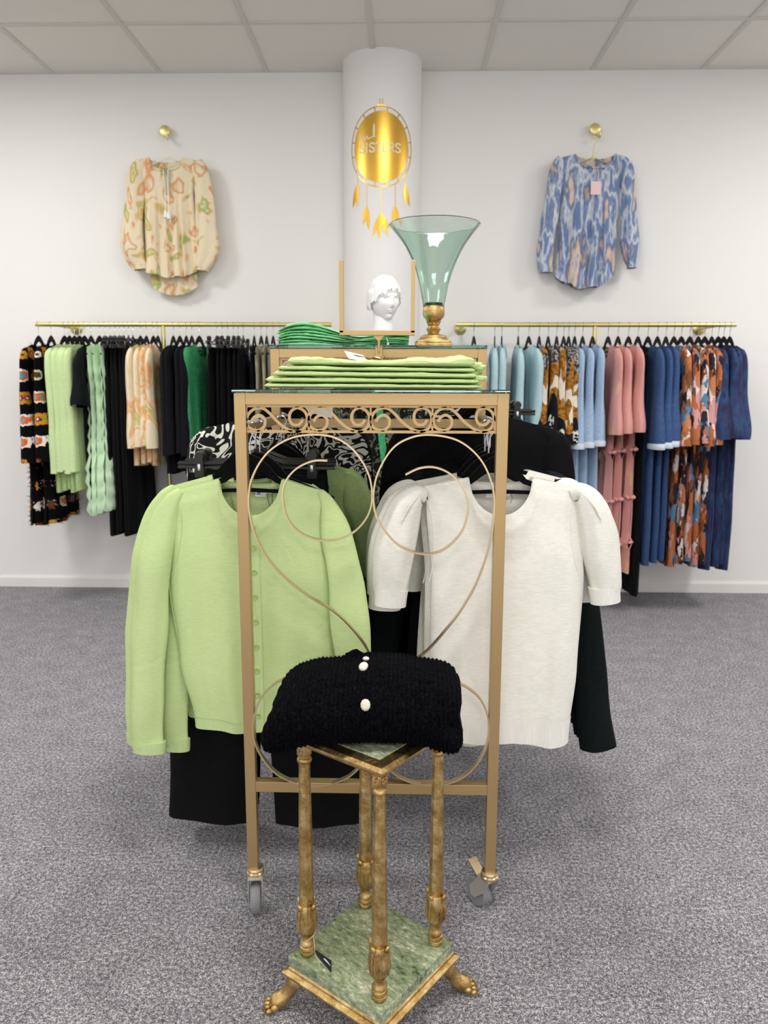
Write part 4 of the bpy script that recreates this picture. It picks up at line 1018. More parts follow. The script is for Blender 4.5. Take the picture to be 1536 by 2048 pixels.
for sx in (-1, 1):
    for sy in (-1, 1):
        c = (sx*cs, sy*cs, .12)
        b = NB()
        lathe(b, [(.0125, 0), (.0145, .002), (.0152, .006), (.0145, .0095), (.013, .0105), (.0152, .0125), (.0158, .017), (.0148, .0205), (.0125, .0215), (.0142, .024), (.0145, .028), (.0118, .032), (.0098, .037), (.0105, .043), (.0135, .048), (.0150, .05)], c, 28)
        lg = mk('leg', b, MAT['leaf'], P)
        b = NB(); lathe(b, [(.0152, .095), (.0150, .13), (.0136, .26), (.0118, .37), (.0108, .418)], c, 8); mk('shaft', b, MAT['leaf'], lg, False)
        b = NB(); lathe(b, [(.011, .0485), (.0165, .054), (.0196, .064), (.0203, .078), (.0192, .092), (.0178, .103), (.0168, .112), (.0155, .114)], c, 64, True, lambda a, z: .055*abs(cos(4*a))+.03*cos(16*a)*(1 if z > .06 else .4)-.03)
        for k in range(4):
            a = pi/2*k; d = Vector((cos(a), sin(a), 0))
            r = bmesh.ops.create_icosphere(b, subdivisions=2, radius=1); Mx = Matrix.Translation(Vector(c)+d*.0185+Vector((0, 0, .113))) @ Matrix.Rotation(a, 4, 'Z') @ Matrix.Rotation(radians(25), 4, 'Y') @ Matrix.Diagonal((.0042, .0062, .0085, 1)); bmesh.ops.transform(b, matrix=Mx, verts=r['verts'])
            tube(b, [Vector(c)+d*.0215+Vector((0, 0, .06)), Vector(c)+d*.0225+Vector((0, 0, .085)), Vector(c)+d*.0195+Vector((0, 0, .108))], [.0012, .0022, .003], 6)
            for s in (-1, 1):
                e = Vector((cos(a+s*.32), sin(a+s*.32), 0)); e2 = Vector((cos(a+s*.6), sin(a+s*.6), 0))
                tube(b, [Vector(c)+e*.0192+Vector((0, 0, .056)), Vector(c)+e2*.0205+Vector((0, 0, .074)), Vector(c)+e*.0205+Vector((0, 0, .092))], [.001, .0019, .0008], 6)
        mk('leaf_cup', b, MAT['leaf'], lg)
        b = NB(); lathe(b, [(.0108, .418), (.0135, .42), (.0148, .424), (.0135, .428), (.0112, .43), (.0112, .434)], c, 28)
        box(b, (c[0], c[1], c[2]+.446), (.021, .021, .025), bev=.002)
        for d in ((sx, 0), (0, sy), (sx*.7, sy*.7)):
            o = Vector((c[0]+d[0]*.0112, c[1]+d[1]*.0112, c[2]+.447)); ang = math.atan2(d[1], d[0])
            for k in range(9):
                q = 2*pi*k/9; r = bmesh.ops.create_icosphere(b, subdivisions=1, radius=1)
                bmesh.ops.transform(b, matrix=Matrix.Translation(o) @ Matrix.Rotation(ang, 4, 'Z') @ Matrix.Translation((.0008, .0058*cos(q), .0058*sin(q))) @ Matrix.Rotation(q, 4, 'X') @ Matrix.Diagonal((.0012, .0036, .0016, 1)), verts=r['verts'])
            r = bmesh.ops.create_icosphere(b, subdivisions=1, radius=.0022); bmesh.ops.translate(b, verts=r['verts'], vec=o)
        mk('capital', b, MAT['leaf'], lg)
        # lion paw
        dd = Vector((sx, sy, 0)).normalized(); pr_ = Vector((-dd.y, dd.x, 0)); o = Vector((sx*.109, sy*.109, 0))
        b = NB()
        tube(b, crom([o+dd*-.012+Vector((0, 0, .072)), o+dd*.004+Vector((0, 0, .058)), o+dd*.016+Vector((0, 0, .040)), o+dd*.028+Vector((0, 0, .026)), o+dd*.042+Vector((0, 0, .0185)), o+dd*.052+Vector((0, 0, .0145))], 4), [.021, .020, .019, .018, .0165, .015, .0145, .014, .0138, .0138, .014, .0145, .0152, .016, .0165, .0168, .0165, .016, .015, .013, .011], 16)
        for k in range(4):
            s = (k-1.5)*.0094; e = dd+pr_*(k-1.5)*.16
            for (f, z, r0_, r1_, r2_) in ((.049, .0135, .010, .0052, .0075), (.061, .0085, .0078, .0050, .0062)):
                r = bmesh.ops.create_icosphere(b, subdivisions=2, radius=1)
                bmesh.ops.transform(b, matrix=Matrix.Translation(o+dd*(f-.0025*abs(k-1.5))+pr_*s*(1+(f-.045)*8)+Vector((0, 0, z))) @ Matrix.Rotation(math.atan2(e.y, e.x), 4, 'Z') @ Matrix.Diagonal((r0_, r1_, r2_, 1)), verts=r['verts'])
            q = o+dd*(.0675-.0025*abs(k-1.5))+pr_*s*1.25
            tube(b, [q+Vector((0, 0, .009)), q+dd*.004+Vector((0, 0, .005)), q+dd*.005+Vector((0, 0, .0008))], [.0024, .0018, .0006], 6)
        bmesh.ops.transform(b, matrix=Matrix.Diagonal((1, 1, 1, 1)), verts=b.verts)
        for v in b.verts: v.co.z = max(v.co.z, .0)
        mk('paw_foot', b, MAT['leaf'], P)
# tag tied round the left column
tp = atY(630, 1925, 1.385)
T = empty('swing_tag', 'black swing tag with white sticker tied to the left pedestal column', 'tag', tuple(tp))
a1, a2 = atY(628, 1905, 1.39)-tp, atY(662, 1942, 1.36)-tp
b = NB()
c1, c2, c3, c4 = [atY(x, y, Y)-tp for x, y, Y in ((627, 1897, 1.392), (663, 1921, 1.352), (663, 1946, 1.347), (633, 1911, 1.387))]
th = Vector((.0005, -.0008, .0006))
A = [b.verts.new(c) for c in (c1, c2, c3, c4)]; B = [b.verts.new(c-th) for c in (c1, c2, c3, c4)]
b.faces.new(A); b.faces.new(B[::-1])
for i in range(4): b.faces.new((A[i], B[i], B[(i+1) % 4], A[(i+1) % 4]))
mk('card', b, MAT['card'], T, False)
b = NB(); cen = c1*.12+c4*.16+c2*.36+c3*.36; ux = ((c2-c1)+(c3-c4)).normalized(); uy = (c4-c1).normalized()
b.faces.new([b.verts.new(cen+th*1.6+ux*.0105*cos(k*pi/10)+uy*.0072*sin(k*pi/10)) for k in range(20)]); mk('round_sticker', b, MAT['paper'], T, False)
b = NB(); lc = Vector((-.185, 1.403, .165))-tp
tube(b, [lc+Vector((.0155*cos(2*pi*k/14), .0155*sin(2*pi*k/14), .012*cos(2*pi*k/14))) for k in range(15)], .0009, 5)
tube(b, crom([lc+Vector((.011, -.011, .006)), (c1+c4)*.5+Vector((0, -.004, .008)), (c1+c4)*.5, c4+Vector((.004, -.006, -.006)), c3*.5+c4*.5+Vector((-.006, -.008, -.008))], 5), .0009, 5)
mk('cord', b, MAT['cord'], T)

# ------------------------------------------------------------------ chunky black cardigan folded on the pedestal
SWX, SWY, SZ = -.0745, 1.418, .6062
def sweater():
    bm = NB(); NX, NS = 300, 176; rings = []
    HX, HY = .176, .105
    for i in range(NX+1):
        t = -1+2*i/NX; ring = []
        for k in range(NS):
            a = 2*pi*k/NS; c, s = cos(a), sin(a)
            py_ = abs(c)**.62*(1 if c > 0 else -1); pz_ = abs(s)**.72*(1 if s > 0 else -1)
            e = (max(0, 1-abs(t)**(13 if t > 0 else 9)))**.42; e = max(e, .02)
            w = (1+pz_)/2                                   # 0 bottom 1 top
            top = .118+.010*exp(-((t-.3)/.5)**2)-.03*max(0, -t-.5)-.012*max(0, t-.7)
            ext = HX+(.013*cos((w-.06)*2*pi) if t > 0 else .008-.022*w**2.5)
            x = SWX+ext*(t if abs(t) < .9 else t)
            z0 = SZ; zc = z0+top/2; z = zc+top/2*pz_*e
            y = SWY+HY*py_*(.75+.25*e)-(.014*(1-w)) + .012*w
            if c < 0: y += .006*sin((w*2.2+.3)*pi)*(1-abs(t)**4)
            droop = .040*max(0, abs(t)-.42)**1.5/.58**1.5*(1-w*.9)
            z -= droop*(1.0 if t < 0 else .75)
            n = Vector((0, c*.8, s)).normalized()
            if abs(t) > .9: n += Vector(((1 if t > 0 else -1)*(abs(t)-.9)*10, 0, 0)); n.normalize()
            rib = .0036*abs(sin(pi*x/.0082))*(.45+.55*abs(sin(pi*((z-SZ)*1.0+abs(((x/.0082) % 1)-.5)*.008-y*.8)/.0085)))
            lump = .006*nz(x*11, z*13, y*11)+.0022*nz(x*70, z*70, y*70)
            ring.append(bm.verts.new(Vector((x, y, z))+n*(rib+lump)))
        rings.append(ring)
    for R, Q in zip(rings, rings[1:]):
        for k in range(NS): bm.faces.new((R[k], R[(k+1) % NS], Q[(k+1) % NS], Q[k]))
    bm.faces.new(rings[0]); bm.faces.new(rings[-1][::-1])
    for v in bm.verts:
        if abs(v.co.x-PX) < .11: v.co.z = max(v.co.z, SZ)
    return bm
SW = empty('folded_cardigan', 'chunky black knitted cardigan with carved ivory buttons folded on the marble pedestal', 'cardigan', (SWX, SWY, SZ))
swo = Vector((SWX, SWY, SZ))
b = sweater(); R = random.Random(4)
fz = NB()                                # loose wool hairs
vs = list(b.verts); b.normal_update()
for v in R.sample(vs, 12000):
    n = v.normal
    if n.length < .5: continue
    cen = Vector((v.co.x, SWY, SZ+.06)); o_ = (v.co-cen).normalized()
    d = (o_+Vector((R.uniform(-1, 1), R.uniform(-1, 1), R.uniform(-1, 1)))*1.0).normalized()*R.uniform(.003, .0075); w = d.orthogonal().normalized()*.00025
    fz.faces.new([fz.verts.new(v.co+w-swo), fz.verts.new(v.co-w-swo), fz.verts.new(v.co+d-swo)])
bmesh.ops.translate(b, verts=b.verts, vec=-swo); mk('knitted_body', b, MAT['knit'], SW)
tag(mk('wool_fuzz', fz, MAT['knit'], SW, False), kind='stuff')
b = NB()                                  # rolled collar lump at the back
cp = atY(722, 1316, 1.50); 
tube(b, crom([cp+Vector((-.022, .0, -.02)), cp+Vector((-.024, -.01, .002)), cp+Vector((-.010, -.012, .008)), cp+Vector((.006, -.01, .0)), cp+Vector((.024, -.008, .003)), cp+Vector((.030, .0, -.02))], 8), .0125, 20)
for v in b.verts: v.co += Vector((nz(v.co.x*90, v.co.z*90), nz(v.co.y*90, v.co.z*80, 3), nz(v.co.x*80, v.co.y*90, 8)))*.005; v.co -= swo
mk('rolled_collar', b, MAT['knit'], SW)
def button(px, py, Y, rx, rz, tilt, roll=0, name='button', m=MAT['pearl'], par=SW, org=swo, th=.004):
    p = atY(px, py, Y); b = NB(); lathe(b, [(.1, th), (.55, th), (.85, th*.8), (1, th*.3), (1, 0)], (0, 0, 0), 28, True, lambda a, z: .03*cos(11*a))
    for k in range(5):
        r = bmesh.ops.create_icosphere(b, subdivisions=1, radius=.2); bmesh.ops.transform(b, matrix=Matrix.Translation((.42*cos(k*1.257), .42*sin(k*1.257), th*.9)) @ Matrix.Diagonal((1, 1, .004, 1)), verts=r['verts'])
    bmesh.ops.transform(b, matrix=Matrix.Translation(p-org) @ Matrix.Rotation(roll, 4, 'Y') @ Matrix.Rotation(pi/2-tilt, 4, 'X') @ Matrix.Diagonal((rx, rz, 1, 1)), verts=b.verts)
    mk(name, b, m, par)
button(731, 1410, 1.300, .0088, .0105, .25)
button(727, 1333, 1.345, .0090, .0082, .75, -.5)
button(732, 1318, 1.375, .006, .004, 1.2)

# ------------------------------------------------------------------ the two front garments on the display rack
AP = 1.1625+.011+.0017
def hero_body(P_, par, Y, m, xl, xr, neck, hem, folds, seed, ribm, slopeL, T=.03, hemh=.028, amp=.005):
    """xl, xr: (v, px) edges measured at mid height; neck=(px left, px right, py top, py front bottom)"""
    xlf = interp([(v, P_(px, 1200)[0]) for v, px in xl]); xrf = interp([(v, P_(px, 1200)[0]) for v, px in xr])
    nx = (P_(neck[0], 955)[0]+P_(neck[1], 955)[0])/2; ns = (P_(neck[1], 955)[0]-P_(neck[0], 955)[0])/2
    zs = P_(500, neck[2])[1]; df = zs-P_(500, neck[3])[1]
    zf = shoulder(zs, ns, slopeL, df, nx); zb_ = shoulder(zs, ns, slopeL, .016, nx)
    hf = lambda u: P_(500, hem[0])[1]+(P_(500, hem[1])[1]-P_(500, hem[0])[1])*(u+1)/2+.003*sin(7*u)
    Tf = interp([(0, .004), (.02, T*.3), (.07, T*.55), (.3, T*.8), (1, T)])
    b = cloth_body(xlf, xrf, zf, zb_, hf, Tf, folds, amp, 8, seed, 90, 90, neck=(nx, ns, .022))
    body = mk('body', b, m, par)
    vh = 1-hemh/.62
    b = cloth_body(lambda v: xlf(v)-.0015, lambda v: xrf(v)+.0015, zf, zb_, lambda u: hf(u)-.001, lambda v: Tf(v)+.0022, folds, amp, 8, seed, 90, 5, v0=vh, v1=1, neck=(nx, ns, .0))
    mk('hem_band', b, ribm, body)
    return body, nx, ns, zs, df, hf
from mathutils.bvhtree import BVHTree
def surf(o):
    me = o.data; t = BVHTree.FromPolygons([v.co.copy() for v in me.vertices], [p.vertices[:] for p in me.polygons])
    def f(x, z, dflt=-.03):
        h = t.ray_cast(Vector((x, -1, z)), Vector((0, 1, 0)))
        return h[0].y if h[0] is not None else dflt
    return f
def seam_line(name, par, m, pts, r=.0012):
    b = NB(); tube(b, crom(pts, 6), r, 6); mk(name, b, m, par)

def cardigan(Y, x, label, group):
    X_ = -.357
    P_ = lambda px, py: (atY(px, py, 1.80).x-X_, atY(px, py, 1.80).z-AP)
    t = empty('cardigan', label, 'cardigan', (x, Y, AP), radians(-3), group)
    folds = ((1.5, .005, .3, .8), (3.6, .003, 1.1, 1.6), (6.5, .0012, 2.2, 4))
    body, nx, ns, zs, df, hf = hero_body(P_, t, Y, MAT['lime'], [(0, 352), (.08, 347), (.38, 337), (.7, 352), (1, 380)], [(0, 650), (.08, 655), (.38, 668), (.7, 672), (1, 668)], (441, 563, 957, 1028), (1455, 1452), folds, 3, MAT['limerib'], .27)
    mk('neckband', neckband(nx, zs, ns, df, .020, .0155, .024, .0028), MAT['limerib'], t)
    # placket with buttons
    sy = surf(body)
    cx, czt = P_(512, 1044); czb = P_(512, 1440)[1]
    b = NB(); pts = []
    for i in range(20):
        z = czt+(czb-czt)*i/19; pts.append(z)
    rows = []
    for i, z in enumerate(pts):
        v = i/19; xx = cx+.003*sin(v*2); y = sy(xx, z)-.0025
        rows.append([b.verts.new(q) for q in ((xx-.0105, y+.004, z), (xx-.0105, y, z), (xx+.0105, y, z), (xx+.0105, y+.004, z))])
    for A, B in zip(rows, rows[1:]):
        for k in range(3): b.faces.new((A[k], A[k+1], B[k+1], B[k]))
    pl = mk('button_placket', b, MAT['limerib'], t, False)
    for py in (1050, 1089, 1139, 1188, 1237, 1286, 1333, 1380, 1421):
        z = P_(512, py)[1]; v = (z-czt)/(czb-czt); y = sy(cx+.003*sin(v*2), min(z, zs-df-.012))-.003
        b = NB(); lathe(b, [(.0005, .0016), (.0034, .0014), (.0045, .0026), (.0056, .0024), (.0060, .0012), (.0060, 0)], (0, 0, 0), 24)
        for hx_, hy_ in ((-.0013, 0), (.0013, 0)):
            box(b, (hx_, hy_, .0018), (.0009, .003, .001))
        bmesh.ops.transform(b, matrix=Matrix.Translation((cx, y, z)) @ Matrix.Rotation(pi/2, 4, 'X'), verts=b.verts); mk('button', b, mat('lime_resin_button', (176, 196, 120), .35) if 'btn' not in MAT else MAT['btn'], t)
    # sleeves
    s1 = [(362, 982, .012, .008), (345, 1004, .022, .013), (326, 1056, .036, .017), (312, 1130, .042, .019), (303, 1230, .043, .018), (297, 1330, .043, .018), (298, 1420, .042, .017), (302, 1487, .041, .016)]
    s2 = [(640, 982, .012, .008), (656, 1004, .022, .013), (672, 1056, .034, .017), (690, 1130, .040, .019), (702, 1230, .044, .018), (714, 1330, .044, .018), (722, 1420, .042, .017), (726, 1487, .04, .016)]
    for i, s in enumerate((s1, s2)):
        path = [(*P_(px, py), a, d, -.003-(0, .004, .010, .016, .020, .022, .022, .022)[j]) for j, (px, py, a, d) in enumerate(s)]
        b = cloth_tube(path, n=40, m=12, namp=.009, nsc=11, seed=5+i*3, folds=3, fa=.0028); o = mk('sleeve', b, MAT['lime'], t)
        e, e2 = path[-1], path[-2]; dx, dz = e[0]-e2[0], e[1]-e2[1]; L_ = sqrt(dx*dx+dz*dz); dx /= L_; dz /= L_
        b = cloth_tube([(e[0]-dx*.012, e[1]-dz*.012, e[2]*1.04, e[3]*1.1, e[4]), (e[0]+dx*.004, e[1]+dz*.004, e[2]*1.03, e[3]*1.08, e[4]), (e[0]+dx*.018, e[1]+dz*.018, e[2]*.99, e[3]*1.02, e[4])], n=40, namp=.0012, seed=2); mk('cuff', b, MAT['limerib'], o)
    # armhole seams
    for s, c in ((-1, [(352, 985), (362, 1020), (365, 1060), (358, 1110), (342, 1150)]), (1, [(650, 985), (641, 1030), (643, 1080), (652, 1120), (668, 1160)])):
        seam_line('armhole_seam', t, MAT['limerib'], [Vector((*P_(px, py), 0)).xzy+Vector((0, -.0205-.001*i, 0)) if False else Vector((P_(px, py)[0], sy(*P_(px, py), -.004)-.0006, P_(px, py)[1])) for i, (px, py) in enumerate(c)], .0013)
    z = zs-.03; b = NB(); box(b, (nx+.02, .012, zs-.035), (.028, .0008, .019)); box(b, (nx+.042, .0118, zs-.030), (.014, .0008, .012)); lb = mk('neck_label', b, MAT['label'], t, False)
    b = NB(); box(b, (nx+.0125, .0112, zs-.036), (.0018, .0006, .008)); box(b, (nx+.0165, .0112, zs-.036), (.0018, .0006, .009)); box(b, (nx+.0165, .0112, zs-.0335), (.005, .0006, .0015)); box(b, (nx+.0125, .0112, zs-.0305), (.002, .0006, .0016)); box(b, (nx+.042, .011, zs-.029), (.002, .0006, .004)); mk('label_print', b, MAT['ink'], lb, False)
    b = NB(); c = Vector((nx+.040, .008, zs-.036)); e = c+Vector((.008, -.006, -.052))
    tube(b, [c+Vector((-.006, 0, 0)), e], .0007, 5); tube(b, [c+Vector((.008, 0, .004)), e], .0007, 5)
    r = bmesh.ops.create_icosphere(b, subdivisions=2, radius=.005); bmesh.ops.transform(b, matrix=Matrix.Translation(e) @ Matrix.Diagonal((1, .6, 1, 1)), verts=r['verts']); mk('tag_cord', b, MAT['card'], t)
    return t
MAT['btn'] = mat('lime_resin_button', (176, 196, 120), .35)
CG = 'lime cardigans at the front of the left rack rail'
c1_ = cardigan(1.80, -.357, 'front lime button cardigan with label and neck tag visible on left rack rail', CG)
for i, (y, dx, rz, lb) in enumerate(((1.838, .016, -6, 'lime cardigan directly behind the front lime cardigan'), (1.878, -.034, 3, 'lime cardigan third from the front of the rack'))):
    c = copy_tree(c1_); c.location = (-.357+dx, y, AP); c.rotation_euler = (0, 0, radians(rz)); c['label'] = lb; c.scale = ((.86, 1, 1.02), (1.0, 1, 1.0))[i]

def tee(Y, x, label, group):
    X_ = .218
    P_ = lambda px, py: (atY(px, py, 1.80).x-X_, atY(px, py, 1.80).z-AP)
    t = empty('knitted_tee', label, 'tee', (x, Y, AP), radians(3), group)
    folds = ((1.2, .006, .5, .8), (3.1, .004, 2.1, 1.2), (6.1, .002, 1.2, 4))
    body, nx, ns, zs, df, hf = hero_body(P_, t, Y, MAT['white'], [(0, 845), (.06, 850), (.36, 862), (.7, 862), (1, 872)], [(0, 1146), (.06, 1150), (.36, 1168), (.7, 1162), (1, 1150)], (938, 1064, 952, 1024), (1462, 1478), folds, 9, MAT['whiterib'], .2, .032, .065)
    mk('neckband', neckband(nx, zs, ns, df, .022, .026, .024, .003), MAT['whiterib'], t)
    sl = [[(852, 992, .014, .012), (835, 988, .024, .026), (812, 1012, .036, .036), (795, 1070, .046, .040), (785, 1130, .046, .036), (781, 1180, .040, .03)], [(1142, 992, .014, .012), (1160, 986, .024, .026), (1182, 1012, .036, .036), (1198, 1070, .044, .040), (1207, 1130, .043, .036), (1211, 1180, .037, .03)]]
    for i, s in enumerate(sl):
        path = [(*P_(px, py), a, d, -.004) for px, py, a, d in s]
        b = cloth_tube(path, n=48, m=14, namp=.006, nsc=13, seed=15+i*3, folds=7, fa=.0012); o = mk('puff_sleeve', b, MAT['white'], t)
        e, e2 = path[-1], path[-2]; dx, dz = e[0]-e2[0], e[1]-e2[1]; L_ = sqrt(dx*dx+dz*dz); dx /= L_; dz /= L_
        b = cloth_tube([(e[0]-dx*.008, e[1]-dz*.008, e[2]*1.03, e[3]*1.03, -.004), (e[0]+dx*.012, e[1]+dz*.012, e[2]*.99, e[3], -.004), (e[0]+dx*.032, e[1]+dz*.032, e[2]*.97, e[3]*.95, -.004)], n=40, namp=.001, seed=2); mk('cuff', b, MAT['whiterib'], o)
        sgn = -1 if i == 0 else 1                   # gathers on the sleeve head
        for k in range(5):
            a0 = path[1]; q = Vector((a0[0]-sgn*.006+sgn*.009*k*.6, -.022-.004*k, a0[1]+.010-.0055*k))
            seam_line('gather', o, MAT['white'], [q, q+Vector((sgn*.012, -.008, -.018)), q+Vector((sgn*(.018+.002*k), -.010, -.042-.004*(k % 3)))], [.0006]+[.0026]*6+[.0022]*5+[.0005])
    sy = surf(body)
    for s, c in ((-1, [(850, 992), (862, 1030), (866, 1080), (864, 1130), (858, 1160)]), (1, [(1146, 992), (1140, 1030), (1141, 1080), (1150, 1130), (1166, 1165)])):
        seam_line('armhole_seam', t, MAT['whiterib'], [Vector((P_(px, py)[0], sy(*P_(px, py), -.004)-.0006, P_(px, py)[1])) for i, (px, py) in enumerate(c)], .0013)
    b = NB(); box(b, (nx+.018, .012, zs-.040), (.016, .0008, .014)); box(b, (nx-.016, .012, zs-.040), (.03, .0008, .018)); lb = mk('neck_label', b, MAT['label'], t, False)
    b = NB(); tube(b, crom([(nx+.012, .009, zs-.036), (nx+.008, .006, zs-.05), (nx+.013, .004, zs-.064)], 4), .0006, 5); tube(b, crom([(nx+.026, .009, zs-.036), (nx+.03, .006, zs-.05), (nx+.026, .004, zs-.062)], 4), .0006, 5); box(b, (nx+.018, .0112, zs-.039), (.003, .0006, .004)); mk('tag_cord', b, MAT['ink'], lb)
    return t
TG = 'white puff-sleeved tees at the front of the right rack rail'
t1 = tee(1.80, .218, 'front white puff-sleeved knitted tee on the right rack rail', TG)
for i, (y, dx, rz, lb) in enumerate(((1.85, -.016, 9, 'white knitted tee directly behind the front white tee'), (1.90, -.02, -3, 'white knitted tee third from the front of the rack'))):
    c = copy_tree(t1); c.location = (.218+dx, y, AP); c.rotation_euler = (0, 0, radians(rz)); c['label'] = lb; c.scale = (1, 1, (1.035, 1.02)[i])
def rh(x, y, rz, lb, kind='flat'):
    h = copy_tree(flat0 if kind == 'flat' else clip0); h.location = (x, y, AP); h.rotation_euler = (0, 0, rz); h['label'] = lb; h['group'] = 'black hangers on the display rack'; return h
for x, y, rz, w in ((-.357, 1.80, -3, 'front lime cardigan'), (-.341, 1.838, -6, 'second lime cardigan'), (-.391, 1.878, 3, 'third lime cardigan'), (.218, 1.80, 3, 'front white tee'), (.202, 1.85, 9, 'second white tee'), (.198, 1.90, -3, 'third white tee')):
    rh(x, y, radians(rz), 'black velvet hanger inside the '+w)

# further pieces down the two rack rails
APU = 1.277+.011+.0017
def rackrun(proto, kind, items, group, text, ap=AP):
    for i, (x, y, rz) in enumerate(items):
        g = hang(0, proto, radians(rz), kind, 0, text.format(ORD[i]), group if len(items) > 1 else None, y, ap, x)
        cl = COL.objects  # hanger label set in hang()
g = trousers('x', MAT['black'], .945, None, .115, 31, hw=.175, th=.026, spread=.04); g.name = 'wide_trousers'
rackrun(g, 'clip', [(-.372, 1.945, -2), (-.378, 1.985, 1), (-.375, 2.025, -2), (-.38, 2.065, 2)], 'black wide-leg trousers on the left rack rail', 'black wide-leg trousers clipped behind the lime cardigans, {} from the front')
g = garment('knitted_jumper', 'x', 'jumper', MAT['limeshade'], .50, .20, .19, .016, .022, (.27, .045, .04, .03, .05), seed=33, cuffm=MAT['limeshade'])
rackrun(g, 'flat', [(-.33, 2.10, 3), (-.335, 2.128, -3), (-.34, 2.156, 2), (-.335, 2.184, -2)], 'shade-toned lime knits on the left rack rail', 'shaded lime short-sleeved knit further down the left rack rail, {} from the front')
g = garment('knitted_jumper', 'x', 'jumper', MAT['acanthus'], .60, .215, .21, .018, .028, (.5, .05, .05, .03, .03), seed=34, nd=.04)
rackrun(g, 'flat', [(-.362, 2.262, 3)], None, 'black jumper with bold white flourish pattern at back of left rack rail', APU)
g = garment('knitted_jumper', 'x', 'jumper', MAT['black'], .66, .205, .2, .016, .024, (.54, .05, .045, .028, .03), seed=35)
rackrun(g, 'flat', [(-.36, 2.32, -2), (-.357, 2.37, 3), (-.358, 2.42, 0), (-.36, 2.47, 2)], 'black jumpers at the back of the left rack rail', 'black jumper at the far back of the left rack rail, {} behind the flourish jumper', APU)
g = garment('long_cardigan', 'x', 'cardigan', MAT['pine'], .70, .205, .21, .016, .026, (.70, .042, .042, .03, .085), seed=36)
rackrun(g, 'flat', [(.215, 1.965, -4), (.222, 2.005, 3), (.218, 2.045, -2), (.225, 2.09, 4), (.22, 2.13, 0)], 'long black cardigans on the right rack rail', 'long black cardigan behind the white tees, {} from the front of the rack')
g = garment('knitted_jumper', 'x', 'jumper', MAT['white'], .5, .2, .2, .016, .022, (.26, .05, .045, .03, .03), seed=37)
rackrun(g, 'flat', [(.236, 1.935, 8)], None, 'white knit with only its shoulders showing behind the front tees')
g = garment('blazer', 'x', 'jacket', MAT['black'], .76, .215, .24, .02, .03, (.78, .055, .06, .03, .08), seed=38)
rackrun(g, 'flat', [(.222, 2.255, 5), (.226, 2.29, 8), (.222, 2.33, 2), (.225, 2.37, 5), (.22, 2.41, 3)], 'black jackets at the back of the right rack rail', 'black jacket at the back of the right rack rail, {} from the front', APU)
g = trousers('x', MAT['black'], .95, None, .09, 39); g.name = 'slim_trousers'
rackrun(g, 'clip', [(.212, 2.46, 3), (.216, 2.50, -3), (.212, 2.54, 2), (.217, 2.59, 0)], 'black trousers clipped at the back of the right rack rail', 'black trousers clipped at the back of the right rail, {} from the front', APU)
g = None

# ------------------------------------------------------------------ mannequin by the column
MX, MY = -.105, 3.93
MN = empty('mannequin', 'matt white female mannequin in a black leaf-print dress standing before the column', 'mannequin', (MX, MY, 0), radians(28))
HZ = 1.655
def head():
    bm = NB(); nu, nv = 96, 72; rows = []
    for j in range(nv+1):
        ph = pi*j/nv; row = []
        for i in range(nu):
            th = 2*pi*i/nu
            d = Vector((sin(ph)*sin(th), -sin(ph)*cos(th), cos(ph)))     # -y is the face
            x, y, z = d.x*.070, d.y*.088, d.z*.108
            low = max(0, -d.z); fr = max(0, -d.y)
            x *= 1-.30*low**1.6; y *= 1-.04*low
            if d.y > 0: y *= 1+.12*max(0, d.z+.3); 
            if low > 0 and d.y > 0: y *= 1-.55*low
            g = lambda a, b_, sx, sz: exp(-((x-a)/sx)**2-((z-b_)/sz)**2)*(1 if d.y < 0 else 0)
            nose = g(0, -.020, .0085, .013)*.020+g(0, -.004, .006, .018)*.011
            eyes = (g(-.027, .008, .013, .0095)+g(.027, .008, .013, .0095))*.0095
            lids = (g(-.027, .007, .010, .004)+g(.027, .007, .010, .004))*.0035
            brow = (g(-.026, .022, .018, .006)+g(.026, .022, .018, .006))*.0035
            lips = g(0, -.046, .016, .0042)*.0065+g(0, -.054, .013, .0042)*.0065-g(0, -.0500, .018, .0018)*.003-g(0, -.062, .014, .005)*.003
            chin = g(0, -.082, .018, .013)*.012; cheek = (g(-.042, -.016, .016, .016)+g(.042, -.016, .016, .016))*.004
            jaw = g(0, -.036, .04, .02)*.002
            y -= nose-eyes+lids+brow+lips+chin+cheek+jaw
            row.append(bm.verts.new((x, y, z)))
        rows.append(row)
    for A, B in zip(rows, rows[1:]):
        for k in range(nu): bm.faces.new((A[k], A[(k+1) % nu], B[(k+1) % nu], B[k]))
    bmesh.ops.remove_doubles(bm, verts=bm.verts, dist=.0003)
    return bm
Hm = Matrix.Translation((0, -.01, HZ)) @ Matrix.Rotation(radians(4), 4, 'X')
